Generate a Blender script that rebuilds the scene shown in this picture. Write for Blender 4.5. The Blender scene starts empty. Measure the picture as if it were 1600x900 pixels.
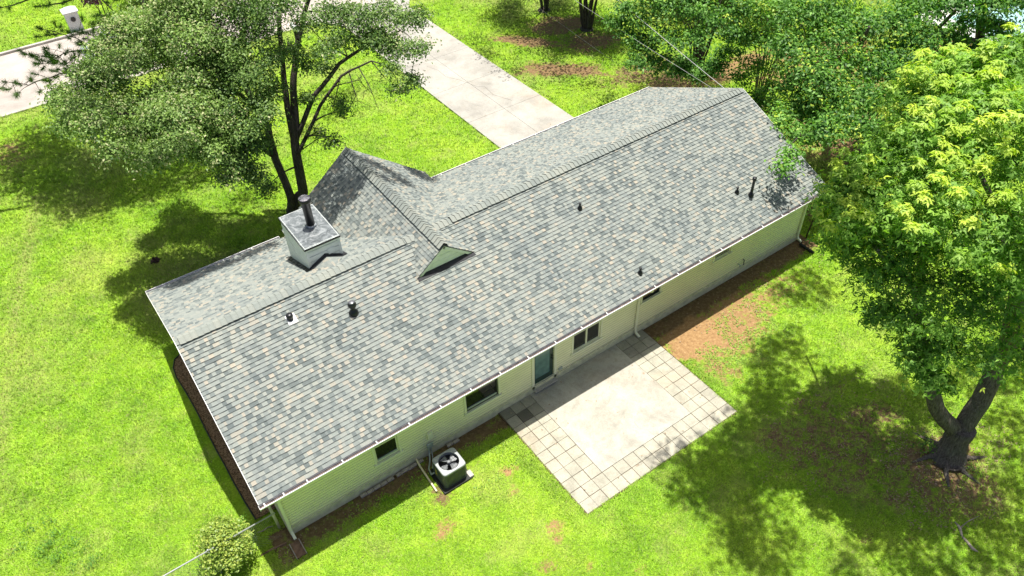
import bpy, math, random
import numpy as np
from mathutils import Vector, Matrix
random.seed(7); rng = np.random.default_rng(11)
S = bpy.context.scene
R = math.radians
# ------------------------------------------------------------------ camera
CAM = np.array([6.629, -12.476, 19.308]); FPX = 1207.4
FW = np.array([0.40395, 0.60012, -0.69042]); RT = np.array([0.81534, -0.57841, -0.02572]); UP = np.array([0.41479, 0.55254, 0.72295])
cd = bpy.data.cameras.new('camera'); cam = bpy.data.objects.new('camera', cd); S.collection.objects.link(cam)
cam.matrix_world = Matrix(((RT[0], UP[0], -FW[0], CAM[0]), (RT[1], UP[1], -FW[1], CAM[1]), (RT[2], UP[2], -FW[2], CAM[2]), (0, 0, 0, 1)))
cd.sensor_width = 36; cd.lens = FPX/1600*36; cd.clip_end = 2000; cd.clip_start = .1
S.camera = cam
# ------------------------------------------------------------------ light
SUNV = np.array([.143, .132, 1.]); SD = Vector(SUNV).normalized()
el = math.asin(SD.z)
W = bpy.data.worlds.new('World'); S.world = W; W.use_nodes = True
nt = W.node_tree; nt.nodes.clear()
sky = nt.nodes.new('ShaderNodeTexSky'); sky.sky_type = 'NISHITA'; sky.sun_disc = False
sky.sun_elevation = el; sky.sun_rotation = math.atan2(SD.x, SD.y); sky.air_density = 1.0; sky.dust_density = 4.0; sky.ozone_density = 1.0
bg = nt.nodes.new('ShaderNodeBackground'); bg.inputs[1].default_value = .08
wo = nt.nodes.new('ShaderNodeOutputWorld'); nt.links.new(sky.outputs[0], bg.inputs[0]); nt.links.new(bg.outputs[0], wo.inputs[0])
sl = bpy.data.lights.new('sun', 'SUN'); sl.energy = 4.9; sl.angle = R(.53); sl.color = (1, .965, .9)
so = bpy.data.objects.new('sun', sl); S.collection.objects.link(so); so.location = (20, 20, 60)
so.rotation_euler = (-SD).to_track_quat('-Z', 'Y').to_euler()
S.view_settings.view_transform = 'Standard'; S.view_settings.look = 'None'; S.view_settings.gamma = 1
S.view_settings.use_curve_mapping = False; S.view_settings.exposure = .68
S.render.engine = 'CYCLES'
try:
    S.cycles.max_bounces = 7; S.cycles.transparent_max_bounces = 6; S.cycles.diffuse_bounces = 4; S.cycles.caustics_reflective = False
except Exception: pass

# ------------------------------------------------------------------ measuring helpers (pixel of the 1600x900 photo + true height -> point)
def ray(u, v): return FW + RT*(u-800)/FPX - UP*(v-450)/FPX
def at(u, v, z=0.):
    d = ray(u, v); return CAM + d*(z-CAM[2])/d[2]
def px(P):
    d = np.asarray(P, float)-CAM; w = d@FW; return 800+FPX*(d@RT)/w, 450-FPX*(d@UP)/w, w
def sh(u, v, z): return at(u, v, 0)+SUNV*z     # what stands z high and casts its shade on that ground point
# house measures
XL, XR, OV, M, YR, YF1, YF2, H = 7.009, 28.395, .513, .4321, 3.979, 9.167, 8.672, 2.6
RZ = H+M*(YR+OV); GX, GZ, GY0, GY1, M2, GB = 14.564, 4.802, 2.753, 9.12, .7748, 2.83
WL, WR = 7.46, 28.19
def roof_z(y): return RZ-M*abs(y-YR)
def at_roof(u, v):
    d = ray(u, v); t = (RZ-M*YR-(CAM[2]-M*CAM[1]))/(d[2]-M*d[1]); return CAM+d*t

# ------------------------------------------------------------------ object helpers
COL = S.collection
def put(o, parent=None):
    COL.objects.link(o)
    if parent is not None:
        o.parent = parent
        o.matrix_parent_inverse = Matrix.Translation(-Vector(parent_world(parent)))
    return o
def parent_world(p):
    v = Vector(p.location)
    return v
def tag(o, label=None, cat=None, group=None, kind=None):
    if label: o['label'] = label
    if cat: o['category'] = cat
    if group: o['group'] = group
    if kind: o['kind'] = kind
    return o
def empty(name, loc, label, cat, group=None):
    o = bpy.data.objects.new(name, None); o.location = loc; o.empty_display_size = .3; COL.objects.link(o)
    return tag(o, label, cat, group)
class MB:
    def __init__(s): s.v = []; s.f = []; s.a = []
    def add(s, vs, fs, a=None):
        n = len(s.v); s.v += [tuple(map(float, q)) for q in vs]; s.f += [tuple(n+i for i in f) for f in fs]
        s.a += [a if a is not None else (0, 0, 0)]*len(fs)
    def box(s, x0, x1, y0, y1, z0, z1, a=None):
        s.add([(x0,y0,z0),(x1,y0,z0),(x1,y1,z0),(x0,y1,z0),(x0,y0,z1),(x1,y0,z1),(x1,y1,z1),(x0,y1,z1)],
              [(0,3,2,1),(4,5,6,7),(0,1,5,4),(1,2,6,5),(2,3,7,6),(3,0,4,7)], a)
        return s
    def obox(s, c, ex, ey, ez, a=None):  # oriented box: centre + half axis vectors
        c, ex, ey, ez = map(np.asarray, (c, ex, ey, ez))
        P = [c+i*ex+j*ey+k*ez for k in (-1, 1) for (i, j) in ((-1,-1),(1,-1),(1,1),(-1,1))]
        s.add(P, [(0,3,2,1),(4,5,6,7),(0,1,5,4),(1,2,6,5),(2,3,7,6),(3,0,4,7)], a); return s
    def tube(s, pts, rad, n=8, cap=True, a=None):
        pts = [np.asarray(q, float) for q in pts]
        if not hasattr(rad, '__len__'): rad = [rad]*len(pts)
        vs = []; fs = []
        ref = None
        for i, q in enumerate(pts):
            t = pts[min(i+1, len(pts)-1)]-pts[max(i-1, 0)]; t = t/(np.linalg.norm(t)+1e-9)
            if ref is None: ref = np.array([1., 0, 0]) if abs(t[0]) < .8 else np.array([0, 1., 0])
            b = np.cross(t, ref); b /= np.linalg.norm(b)+1e-9; c = np.cross(b, t); ref = c
            for k in range(n):
                an = 2*math.pi*k/n; vs.append(q+rad[i]*(math.cos(an)*c+math.sin(an)*b))
        for i in range(len(pts)-1):
            for k in range(n):
                k2 = (k+1) % n; fs.append((i*n+k, i*n+k2, (i+1)*n+k2, (i+1)*n+k))
        if cap: fs.append(tuple(range(n-1, -1, -1))); fs.append(tuple((len(pts)-1)*n+k for k in range(n)))
        s.add(vs, fs, a); return s
    def lathe(s, c, prof, n=24, a=None, up=(0, 0, 1)):
        pts = [np.asarray(c, float)+np.array([0, 0, z]) for r, z in prof]
        vs = []; fs = []
        for i, (r, z) in enumerate(prof):
            for k in range(n):
                an = 2*math.pi*k/n; vs.append((c[0]+r*math.cos(an), c[1]+r*math.sin(an), c[2]+z))
        for i in range(len(prof)-1):
            for k in range(n):
                k2 = (k+1) % n; fs.append((i*n+k, i*n+k2, (i+1)*n+k2, (i+1)*n+k))
        fs.append(tuple(range(n-1, -1, -1))); fs.append(tuple((len(prof)-1)*n+k for k in range(n)))
        s.add(vs, fs, a); return s
    def build(s, name, mat, parent=None, smooth=False, bevel=0, attr=None):
        m = bpy.data.meshes.new(name); m.from_pydata(s.v, [], s.f); m.materials.append(mat); m.update()
        if smooth: m.polygons.foreach_set('use_smooth', [True]*len(m.polygons))
        if attr:
            at_ = m.attributes.new(attr, 'FLOAT_VECTOR', 'FACE'); at_.data.foreach_set('vector', np.array(s.a, float).ravel())
        o = bpy.data.objects.new(name, m); put(o, parent)
        if bevel:
            b = o.modifiers.new('bevel', 'BEVEL'); b.width = bevel; b.segments = 2; b.limit_method = 'ANGLE'; b.angle_limit = R(40)
        return o
def np_mesh(name, V, Fq, mat, parent=None, nv=4, fattr=None, smooth=False):
    m = bpy.data.meshes.new(name); nF = len(Fq)
    m.vertices.add(len(V)); m.vertices.foreach_set('co', np.ascontiguousarray(V, dtype=np.float32).ravel())
    m.loops.add(nF*nv); m.loops.foreach_set('vertex_index', np.ascontiguousarray(Fq, dtype=np.int32).ravel())
    m.polygons.add(nF); m.polygons.foreach_set('loop_start', np.arange(0, nF*nv, nv, dtype=np.int32))
    try: m.polygons.foreach_set('loop_total', np.full(nF, nv, dtype=np.int32))
    except Exception: pass
    if smooth: m.polygons.foreach_set('use_smooth', np.ones(nF, bool))
    m.materials.append(mat)
    if fattr is not None:
        a = m.attributes.new('tone', 'FLOAT_VECTOR', 'FACE'); a.data.foreach_set('vector', np.ascontiguousarray(fattr, dtype=np.float32).ravel())
    m.update(calc_edges=True)
    o = bpy.data.objects.new(name, m); put(o, parent); return o

# ------------------------------------------------------------------ numpy noise
def _h(i, j, s): 
    n = (i*374761393+j*668265263+s*974634777) & 0xffffffff
    n = ((n ^ (n >> 13))*1274126177) & 0xffffffff
    return ((n ^ (n >> 16)) & 0xffff)/65535.
def vnoise(x, y, s=0):
    x = np.asarray(x, float); y = np.asarray(y, float)
    i = np.floor(x).astype(np.int64); j = np.floor(y).astype(np.int64); fx = x-i; fy = y-j
    fx = fx*fx*(3-2*fx); fy = fy*fy*(3-2*fy)
    a = _h(i, j, s); b = _h(i+1, j, s); c = _h(i, j+1, s); d = _h(i+1, j+1, s)
    return (a*(1-fx)+b*fx)*(1-fy)+(c*(1-fx)+d*fx)*fy
def fbm(x, y, s=0, o=4):
    t = 0; a = .5; n = 0
    for k in range(o): t = t+a*vnoise(x*2**k, y*2**k, s+k*17); n += a; a *= .55
    return t/n

# ------------------------------------------------------------------ materials
def mat(name, rough=.8, spec=.3):
    m = bpy.data.materials.new(name); m.use_nodes = True; n = m.node_tree; b = n.nodes['Principled BSDF']
    b.inputs['Roughness'].default_value = rough; b.inputs['Specular IOR Level'].default_value = spec
    return m, n, b
def N(n, t, **k):
    x = n.nodes.new(t)
    for a, v in k.items(): setattr(x, a, v)
    return x
def noise(n, scale, detail=4, rough=.6, vec=None, dist=0):
    x = N(n, 'ShaderNodeTexNoise'); x.inputs['Scale'].default_value = scale; x.inputs['Detail'].default_value = detail
    x.inputs['Roughness'].default_value = rough; x.inputs['Distortion'].default_value = dist
    if vec: n.links.new(vec, x.inputs['Vector'])
    return x.outputs['Fac']
def ramp(n, fac, stops, interp='LINEAR'):
    x = N(n, 'ShaderNodeValToRGB'); x.color_ramp.interpolation = interp
    e = x.color_ramp.elements
    while len(e) < len(stops): e.new(.5)
    for i, (p, c) in enumerate(stops): e[i].position = p; e[i].color = (*c, 1) if len(c) == 3 else c
    n.links.new(fac, x.inputs[0]); return x.outputs[0]
def mix(n, fac, a, b, typ='MIX'):
    x = N(n, 'ShaderNodeMix', data_type='RGBA', blend_type=typ)
    for s, v in ((x.inputs[0], fac), (x.inputs[6], a), (x.inputs[7], b)):
        if hasattr(v, 'links'): n.links.new(v, s)
        elif isinstance(v, (int, float)): s.default_value = v
        else: s.default_value = (*v, 1)
    return x.outputs[2]
def mth(n, op, a, b=0., clamp=False):
    x = N(n, 'ShaderNodeMath', operation=op); x.use_clamp = clamp
    for s, v in ((x.inputs[0], a), (x.inputs[1], b)):
        if hasattr(v, 'links'): n.links.new(v, s)
        else: s.default_value = v
    return x.outputs[0]
def pos(n): return N(n, 'ShaderNodeNewGeometry').outputs['Position']
def obj_pos(n): return N(n, 'ShaderNodeTexCoord').outputs['Object']
def bump(n, b, h, dist=.01, strength=1.):
    x = N(n, 'ShaderNodeBump'); x.inputs['Distance'].default_value = dist; x.inputs['Strength'].default_value = strength
    n.links.new(h, x.inputs['Height']); n.links.new(x.outputs[0], b.inputs['Normal'])
def plain(name, col, rough=.6, spec=.4, var=.12, scale=8, metal=0, bmp=0):
    m, n, b = mat(name, rough, spec); P = pos(n)
    f = noise(n, scale, 5, .6, P)
    c0 = tuple(c*(1-var*1.6) for c in col); c1 = tuple(min(1, c*(1+var)) for c in col)
    n.links.new(ramp(n, f, [(.3, c0), (.7, c1)]), b.inputs['Base Color']); b.inputs['Metallic'].default_value = metal
    if bmp: bump(n, b, noise(n, scale*6, 4, .6, P), bmp)
    return m
def grass_cols(n, P):
    """patchwork of the lawn: deep green, yellow green and straw, in world metres"""
    big = noise(n, .22, 4, .6, P, .6); mid = noise(n, 1.1, 5, .65, P, .5); fine = noise(n, 14, 5, .75, P)
    c = ramp(n, big, [(.32, (.165, .34, .012)), (.5, (.25, .45, .018)), (.68, (.37, .52, .04))])
    c2 = ramp(n, mid, [(.3, (.165, .34, .012)), (.52, (.26, .45, .02)), (.74, (.42, .54, .06))])
    c = mix(n, .5, c, c2)
    return c, fine
def M_ground():
    m, n, b = mat('lawn', .9, .15); P = pos(n)
    c, fine = grass_cols(n, P)
    dk = ramp(n, fine, [(.3, (.34, .34, .34)), (.55, (.74, .74, .74)), (.8, (1.12, 1.08, .9))])
    g = mix(n, 1., c, dk, 'MULTIPLY')
    A = N(n, 'ShaderNodeAttribute', attribute_name='soil'); sep = N(n, 'ShaderNodeSeparateXYZ'); n.links.new(A.outputs['Vector'], sep.inputs[0])
    nf = noise(n, 3.2, 9, .8, P)
    f = mth(n, 'ADD', sep.outputs[0], mth(n, 'MULTIPLY', mth(n, 'SUBTRACT', nf, .5), 2.4))
    f = mth(n, 'MULTIPLY', mth(n, 'SUBTRACT', f, .42), 3.2, True)
    sn = noise(n, 9, 7, .75, P)
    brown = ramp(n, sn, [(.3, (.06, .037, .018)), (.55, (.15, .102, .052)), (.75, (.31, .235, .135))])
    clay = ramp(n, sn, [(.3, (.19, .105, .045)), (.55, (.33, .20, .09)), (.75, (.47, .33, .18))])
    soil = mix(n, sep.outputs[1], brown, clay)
    straw = ramp(n, sn, [(.3, (.20, .20, .07)), (.7, (.40, .36, .16))])
    g = mix(n, mth(n, 'MULTIPLY', sep.outputs[2], mth(n, 'ADD', nf, .1), True), g, straw)
    n.links.new(mix(n, f, g, soil), b.inputs['Base Color'])
    bump(n, b, noise(n, 30, 6, .8, P), .02, .7)
    return m
def M_leaf(name, dark, light, tip, trans=.3, rough=.5, spec=.35):
    m, n, b = mat(name, rough, spec)
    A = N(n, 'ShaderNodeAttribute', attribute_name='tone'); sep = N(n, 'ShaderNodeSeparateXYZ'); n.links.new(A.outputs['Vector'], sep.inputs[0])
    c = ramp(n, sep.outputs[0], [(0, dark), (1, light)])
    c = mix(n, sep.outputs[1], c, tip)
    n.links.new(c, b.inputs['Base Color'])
    t = N(n, 'ShaderNodeBsdfTranslucent'); hs = N(n, 'ShaderNodeHueSaturation'); hs.inputs['Value'].default_value = 1.5; hs.inputs['Saturation'].default_value = 1.15
    n.links.new(c, hs.inputs['Color']); n.links.new(hs.outputs[0], t.inputs[0])
    mx = N(n, 'ShaderNodeMixShader'); mx.inputs[0].default_value = trans
    n.links.new(b.outputs[0], mx.inputs[1]); n.links.new(t.outputs[0], mx.inputs[2])
    n.links.new(mx.outputs[0], n.nodes['Material Output'].inputs['Surface'])
    return m
def M_grass():
    m, n, b = mat('grass_blades', .6, .3); P = pos(n)
    c, fine = grass_cols(n, P)
    A = N(n, 'ShaderNodeAttribute', attribute_name='tone'); sep = N(n, 'ShaderNodeSeparateXYZ'); n.links.new(A.outputs['Vector'], sep.inputs[0])
    k = ramp(n, sep.outputs[0], [(0, (.5, .56, .5)), (.45, (1.0, 1.0, 1)), (1, (1.55, 1.42, 1.9))])
    c = mix(n, 1., c, k, 'MULTIPLY')
    c = mix(n, sep.outputs[1], c, (.36, .33, .13))
    n.links.new(c, b.inputs['Base Color'])
    vm = N(n, 'ShaderNodeVectorMath', operation='MULTIPLY_ADD'); n.links.new(N(n, 'ShaderNodeNewGeometry').outputs['Normal'], vm.inputs[0]); vm.inputs[1].default_value = (.45, .45, .45); vm.inputs[2].default_value = (0, 0, .8)
    vn = N(n, 'ShaderNodeVectorMath', operation='NORMALIZE'); n.links.new(vm.outputs[0], vn.inputs[0]); n.links.new(vn.outputs[0], b.inputs['Normal'])
    t = N(n, 'ShaderNodeBsdfTranslucent'); n.links.new(mix(n, 1., c, (1.3, 1.3, 1.), 'MULTIPLY'), t.inputs[0])
    mx = N(n, 'ShaderNodeMixShader'); mx.inputs[0].default_value = .25
    n.links.new(b.outputs[0], mx.inputs[1]); n.links.new(t.outputs[0], mx.inputs[2])
    n.links.new(mx.outputs[0], n.nodes['Material Output'].inputs['Surface'])
    return m
def M_shingle(name='asphalt_shingles', gain=1.):
    m, n, b = mat(name, .92, .2); P = pos(n)
    A = N(n, 'ShaderNodeAttribute', attribute_name='tone'); sep = N(n, 'ShaderNodeSeparateXYZ'); n.links.new(A.outputs['Vector'], sep.inputs[0])
    g = gain
    pal = [(0, (.130, .150, .145)), (.09, (.170, .192, .182)), (.24, (.215, .236, .220)), (.44, (.245, .266, .243)), (.66, (.272, .286, .255)), (.84, (.315, .300, .250)), (.95, (.345, .315, .255))]
    c = ramp(n, sep.outputs[0], [(p, tuple(q*g for q in k)) for p, k in pal], 'CONSTANT')
    gr = noise(n, 90, 3, .7, P); c = mix(n, 1., c, ramp(n, gr, [(.3, (.72, .72, .72)), (.7, (1.24, 1.24, 1.24))]), 'MULTIPLY')
    st = noise(n, .7, 5, .6, P); c = mix(n, 1., c, ramp(n, st, [(.3, (.88, .9, .92)), (.7, (1.07, 1.06, 1.03))]), 'MULTIPLY')
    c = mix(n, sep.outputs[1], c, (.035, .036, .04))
    n.links.new(c, b.inputs['Base Color']); bump(n, b, noise(n, 160, 2, .6, P), .003, .6)
    return m
def M_brick(name, col, dirt=(.25, .22, .15)):
    m, n, b = mat(name, .7, .3); P = pos(n)
    sp = N(n, 'ShaderNodeSeparateXYZ'); n.links.new(P, sp.inputs[0])
    cb = N(n, 'ShaderNodeCombineXYZ'); n.links.new(mth(n, 'ADD', sp.outputs[0], sp.outputs[1]), cb.inputs[0]); n.links.new(sp.outputs[2], cb.inputs[1])
    br = N(n, 'ShaderNodeTexBrick'); n.links.new(cb.outputs[0], br.inputs['Vector'])
    br.inputs['Scale'].default_value = 1; br.inputs['Brick Width'].default_value = 60.; br.inputs['Row Height'].default_value = .11
    br.inputs['Mortar Size'].default_value = .014; br.inputs['Mortar Smooth'].default_value = .4
    br.inputs['Color1'].default_value = (*col, 1); br.inputs['Color2'].default_value = (*[c*.99 for c in col], 1); br.inputs['Mortar'].default_value = (*[c*.66 for c in col], 1)
    f = noise(n, 1.5, 6, .7, P); c = mix(n, 1., br.outputs[0], ramp(n, f, [(.3, (.92, .92, .9)), (.7, (1.04, 1.04, 1.04))]), 'MULTIPLY')
    d = mth(n, 'ADD', mth(n, 'MULTIPLY', sp.outputs[2], -1.8), mth(n, 'ADD', .32, mth(n, 'MULTIPLY', noise(n, 4, 5, .7, P), .7)), True)
    n.links.new(mix(n, mth(n, 'MULTIPLY', d, .55), c, dirt), b.inputs['Base Color'])
    bump(n, b, mth(n, 'ADD', mth(n, 'MULTIPLY', br.outputs['Fac'], -1.), mth(n, 'MULTIPLY', noise(n, 40, 3, .6, P), .25)), .008, .9)
    return m
def M_concrete(name, col, stain=(.30, .27, .22), warm=(.42, .27, .15), s=1., amt=.5):
    m, n, b = mat(name, .9, .2); P = pos(n)
    f = noise(n, 1.1*s, 7, .72, P, .4); f2 = noise(n, 5*s, 6, .7, P, .3); f3 = noise(n, 28, 6, .8, P)
    c = ramp(n, f, [(.34, tuple(x*.72 for x in col)), (.5, tuple(x*.95 for x in col)), (.66, tuple(min(.75, x*1.12) for x in col))])
    c = mix(n, mth(n, 'MULTIPLY', ramp(n, f2, [(.5, (0, 0, 0)), (.72, (1, 1, 1))]), amt), c, stain)
    w = noise(n, .45, 4, .6, P, .8)
    c = mix(n, mth(n, 'MULTIPLY', ramp(n, w, [(.55, (0, 0, 0)), (.75, (1, 1, 1))]), .22), c, warm)
    c = mix(n, 1., c, ramp(n, f3, [(.3, (.78, .78, .77)), (.7, (1.16, 1.16, 1.15))]), 'MULTIPLY')
    A = N(n, 'ShaderNodeAttribute', attribute_name='tone'); sep = N(n, 'ShaderNodeSeparateXYZ'); n.links.new(A.outputs['Vector'], sep.inputs[0])
    c = mix(n, mth(n, 'ABSOLUTE', sep.outputs[0]), c, ramp(n, sep.outputs[0], [(0, tuple(x*.2 for x in col)), (1, (.06, .055, .045))]))
    n.links.new(c, b.inputs['Base Color']); bump(n, b, f3, .004, .6)
    return m
def M_bark(name, a, bcol):
    m, n, b = mat(name, .95, .15); P = pos(n)
    mp = N(n, 'ShaderNodeMapping'); mp.inputs['Scale'].default_value = (1, 1, .22); n.links.new(P, mp.inputs[0])
    f = noise(n, 22, 7, .75, mp.outputs[0], .6); f2 = noise(n, 3, 4, .6, P)
    c = ramp(n, f, [(.35, a), (.65, bcol)]); c = mix(n, mth(n, 'MULTIPLY', ramp(n, f2, [(.5, (0, 0, 0)), (.7, (1, 1, 1))]), .4), c, (.13, .15, .10))
    n.links.new(c, b.inputs['Base Color']); bump(n, b, f, .06, 1.)
    return m
def M_metal_mottled():
    m, n, b = mat('galvanised_sheet', .38, .5); P = pos(n); b.inputs['Metallic'].default_value = .55
    f = noise(n, 3.2, 6, .68, P, 1.6)
    n.links.new(ramp(n, f, [(.38, (.12, .135, .14)), (.5, (.22, .24, .245)), (.64, (.42, .44, .44))]), b.inputs['Base Color'])
    return m
ML = dict(
 ground=M_ground(), grass=M_grass(), shingle=M_shingle(gain=.94), cap=plain('cap_shingles', (.31, .315, .305), .95, .15, .12, 60),
 wall=M_brick('painted_brick', (.84, .81, .57)), found=plain('painted_foundation', (.62, .59, .41), .85, .2, .15, 5, 0, .003),
 trim=plain('cream_trim', (.74, .73, .56), .5, .4, .05, 3), white=plain('white_gutter', (.80, .79, .77), .4, .5, .05, 4),
 gutin=plain('gutter_dirt', (.13, .10, .09), .8, .2, .3, 12), siding=plain('chimney_siding', (.74, .78, .72), .55, .35, .07, 5),
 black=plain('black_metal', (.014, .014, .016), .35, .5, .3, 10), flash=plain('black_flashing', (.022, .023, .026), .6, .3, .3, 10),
 gable=plain('gable_boards', (.84, .87, .74), .6, .3, .06, 6), metal=M_metal_mottled(),
 glass=plain('window_glass', (.012, .014, .013), .03, 1., .1, 2), teal=plain('door_blind_glass', (.11, .20, .20), .12, .6, .15, 5),
 dkframe=plain('dark_frame', (.02, .028, .026), .5, .4, .1, 5), concrete=M_concrete('patio_concrete', (.42, .40, .34), amt=.7),
 paver=M_concrete('paver_concrete', (.40, .38, .305), s=1.6, amt=.35), drive=M_concrete('driveway_concrete', (.37, .352, .315), s=.5, amt=.45),
 street=M_concrete('street_asphalt', (.42, .375, .335), s=.3, amt=.15, warm=(.40, .27, .2)), kerb=M_concrete('kerb_concrete', (.45, .42, .38)),
 acgrey=plain('unit_grey', (.33, .345, .345), .45, .4, .06, 4), acside=plain('unit_louvre', (.10, .115, .115), .5, .4, .1, 6), acbox=plain('meter_box_grey', (.36, .40, .38), .5, .4, .06, 6),
 blade=plain('fan_metal', (.20, .21, .22), .45, .4, .06, 4), plastic=plain('pipe_cream', (.72, .62, .42), .4, .4, .08, 6),
 wood=plain('splash_brown', (.20, .12, .08), .9, .2, .35, 7, 0, .01), mulch=plain('mulch', (.34, .215, .13), .98, .1, .6, 24, 0, .05),
 edging=plain('black_edging', (.02, .022, .02), .6, .3, .2, 8), galv=plain('fence_metal', (.42, .43, .43), .45, .5, .08, 8, .4),
 rust=plain('rusty_post', (.06, .035, .028), .85, .2, .4, 10), brick=plain('loose_brick', (.42, .36, .31), .9, .2, .25, 14, 0, .005),
 wire=plain('cable_grey', (.38, .38, .36), .5, .3, .05, 4), wdark=plain('cable_dark', (.10, .11, .10), .6, .3, .05, 4),
 barkA=M_bark('bark_rugged', (.05, .04, .032), (.25, .215, .18)), barkB=M_bark('bark_grey', (.03, .024, .02), (.13, .11, .095)), barkP=M_bark('bark_pale', (.10, .08, .06), (.26, .22, .17)),
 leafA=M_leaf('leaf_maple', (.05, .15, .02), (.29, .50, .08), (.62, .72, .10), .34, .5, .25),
 leafB=M_leaf('leaf_pear', (.035, .095, .018), (.29, .43, .11), (.50, .50, .26), .24, .5, .28),
 leafC=M_leaf('leaf_oak', (.03, .11, .018), (.22, .43, .075), (.48, .60, .08), .28, .5, .25),
 needle=M_leaf('pine_needles', (.045, .12, .02), (.16, .29, .05), (.32, .46, .08), .2, .5, .3),
 leafS=M_leaf('leaf_shrub', (.07, .13, .02), (.30, .42, .07), (.50, .56, .12), .3, .45, .4),
 leafP=M_leaf('leaf_purple', (.02, .008, .01), (.08, .025, .03), (.12, .04, .04), .2, .5, .3),
 carpaint=plain('silver_paint', (.62, .66, .72), .2, .7, .04, 3, .3), tyre=plain('tyre_black', (.015, .015, .015), .8, .2, .2, 6),
 pool=plain('pool_water', (.36, .58, .58), .05, .7, .08, 2), whitec=plain('white_masonry', (.66, .66, .66), .7, .3, .08, 6), root=plain('dead_wood', (.34, .29, .24), .9, .2, .25, 12))

# ------------------------------------------------------------------ GROUND
def soil_fields(X, Y):
    """bare amount, clay share, straw share at each world point (wear with its own shape on the lawn)"""
    bare = np.zeros_like(X); clay = np.zeros_like(X); straw = np.zeros_like(X)
    wob = (fbm(X*.9, Y*.9, 5)-.5)*1.0
    def blob(x, y, rx, ry=None, ang=0, amt=1., c=0., soft=.55):
        nonlocal bare, clay
        ry = ry or rx; ca, sa = math.cos(ang), math.sin(ang); dx = X-x; dy = Y-y
        d = np.sqrt(((dx*ca+dy*sa)/rx)**2+((-dx*sa+dy*ca)/ry)**2)+wob
        w = np.clip((1+soft-d)/(2*soft), 0, 1)*amt
        clay = np.where(w > bare, c, clay); bare = np.maximum(bare, w)
    def pblob(u, v, *a, **k): q = at(u, v); blob(q[0], q[1], *a, **k)
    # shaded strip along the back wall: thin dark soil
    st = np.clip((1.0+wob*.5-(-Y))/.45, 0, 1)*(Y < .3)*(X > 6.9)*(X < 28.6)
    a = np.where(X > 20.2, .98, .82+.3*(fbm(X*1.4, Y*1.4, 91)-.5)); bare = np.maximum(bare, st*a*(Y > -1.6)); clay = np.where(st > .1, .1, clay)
    blob(21.5, -1.3, 1.4, 1.2, 0, 1.0, 1., .5); blob(22.8, -1.6, 3.2, 1.3, .1, .80, .85); blob(25.3, -1.3, 2.4, 1.0, -.1, .6, .5); blob(21.2, -2.6, .7, 1.1, 0, .66, .75)
    for u, v, r, am, c in [(870,825,.26,.95,.9),(868,840,.22,.9,.9),(855,885,.35,.75,.6),(700,822,.3,.95,.9),(690,838,.2,.8,.9),(795,735,.22,.8,.9),(800,765,.2,.7,.8),
                           (1085,535,.4,.6,.7),(1140,600,.25,.6,.5),(1000,890,.2,.6,.6),(790,800,.2,.4,.6),(740,745,.5,.5,.4),(760,770,.3,.35,.4),(690,780,.32,.95,.1),(920,885,.15,.6,.7),(720,800,.25,.3,.3),(1100,640,.25,.3,.3)]:
        pblob(u, v, r*1.25, amt=am*.9, c=c, soft=.8)
    for u, v, rx, ry, am in [(1300,690,2.3,1.3,.66),(1230,680,1.2,.8,.66),(1360,650,1.3,.9,.68),(1330,740,1.5,.9,.62),(1470,740,2.1,1.4,.76),(1520,770,1.7,1.1,.66),(1260,640,.9,.7,.6),(1420,760,1.6,1,.62),(1560,690,1.2,.7,.5),(1430,840,.5,.4,.55),(1350,840,.4,.4,.5),(1300,610,.6,.4,.5),(1420,700,1.2,.6,.55),(1460,800,1.0,.6,.5),(1500,840,.3,.6,.5)]:
        pblob(u, v, rx, ry, -.2, am, .12)
    # front yard, right of the drive
    for u, v, rx, ry, an, am, c in [(830,65,2.6,.7,-.9,.85,.35),(880,110,3.2,.9,-.75,.85,.35),(940,115,1.8,.8,-.7,.6,.3),(870,40,2.2,1.4,0,.8,.2),(920,65,2.0,1.4,0,.8,.15),(1000,110,3.2,1.6,0,.7,.1),(1060,125,3,1.6,0,.75,.1),
                                (1200,200,2.2,1.6,0,.85,.1),(1290,95,3.2,2.2,0,.85,.8),(1150,105,3.2,1.0,0,.85,.6),(1240,110,3,1.2,0,.75,.7),(1335,245,1.7,2.2,0,.95,.25),(1290,330,1.2,1.4,0,.7,.2),(1360,130,3,3,0,.6,.3),(1530,70,3,2,0,.8,.8),(1540,65,1,1,0,.9,1.),
                                (20,235,1.0,1.8,0,.62,.25),(1400,200,3,2.4,0,.75,.2),(245,408,.22,.22,0,.95,.1),(470,360,1.2,1.2,0,.35,.1)]:
        pblob(u, v, rx, ry, an, am, c)
    for u, v, r in [(330,880,.5),(300,860,.3)]: pblob(u, v, r, amt=.25, c=.1)
    P = [at(*q)[:2] for q in [(60,310),(40,400),(22,500),(8,620),(-10,740)]]
    for (x0, y0), (x1, y1) in zip(P[:-1], P[1:]):
        L2 = (x1-x0)**2+(y1-y0)**2; t = np.clip(((X-x0)*(x1-x0)+(Y-y0)*(y1-y0))/L2, 0, 1)
        d = np.hypot(X-x0-t*(x1-x0), Y-y0-t*(y1-y0)); straw = np.maximum(straw, np.clip(1-d/.55, 0, 1)*.8)
    straw = np.maximum(straw, np.clip((fbm(X*.35, Y*.35, 40)-.52)*3, 0, .65)*(Y > 0)); straw = np.maximum(straw, np.clip((fbm(X*1.3, Y*1.3, 60)-.56)*3, 0, .4))
    straw = np.maximum(straw, np.clip(1-np.abs(Y-28.6)/1.4, 0, 1)*.6)
    return bare, clay, straw
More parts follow.
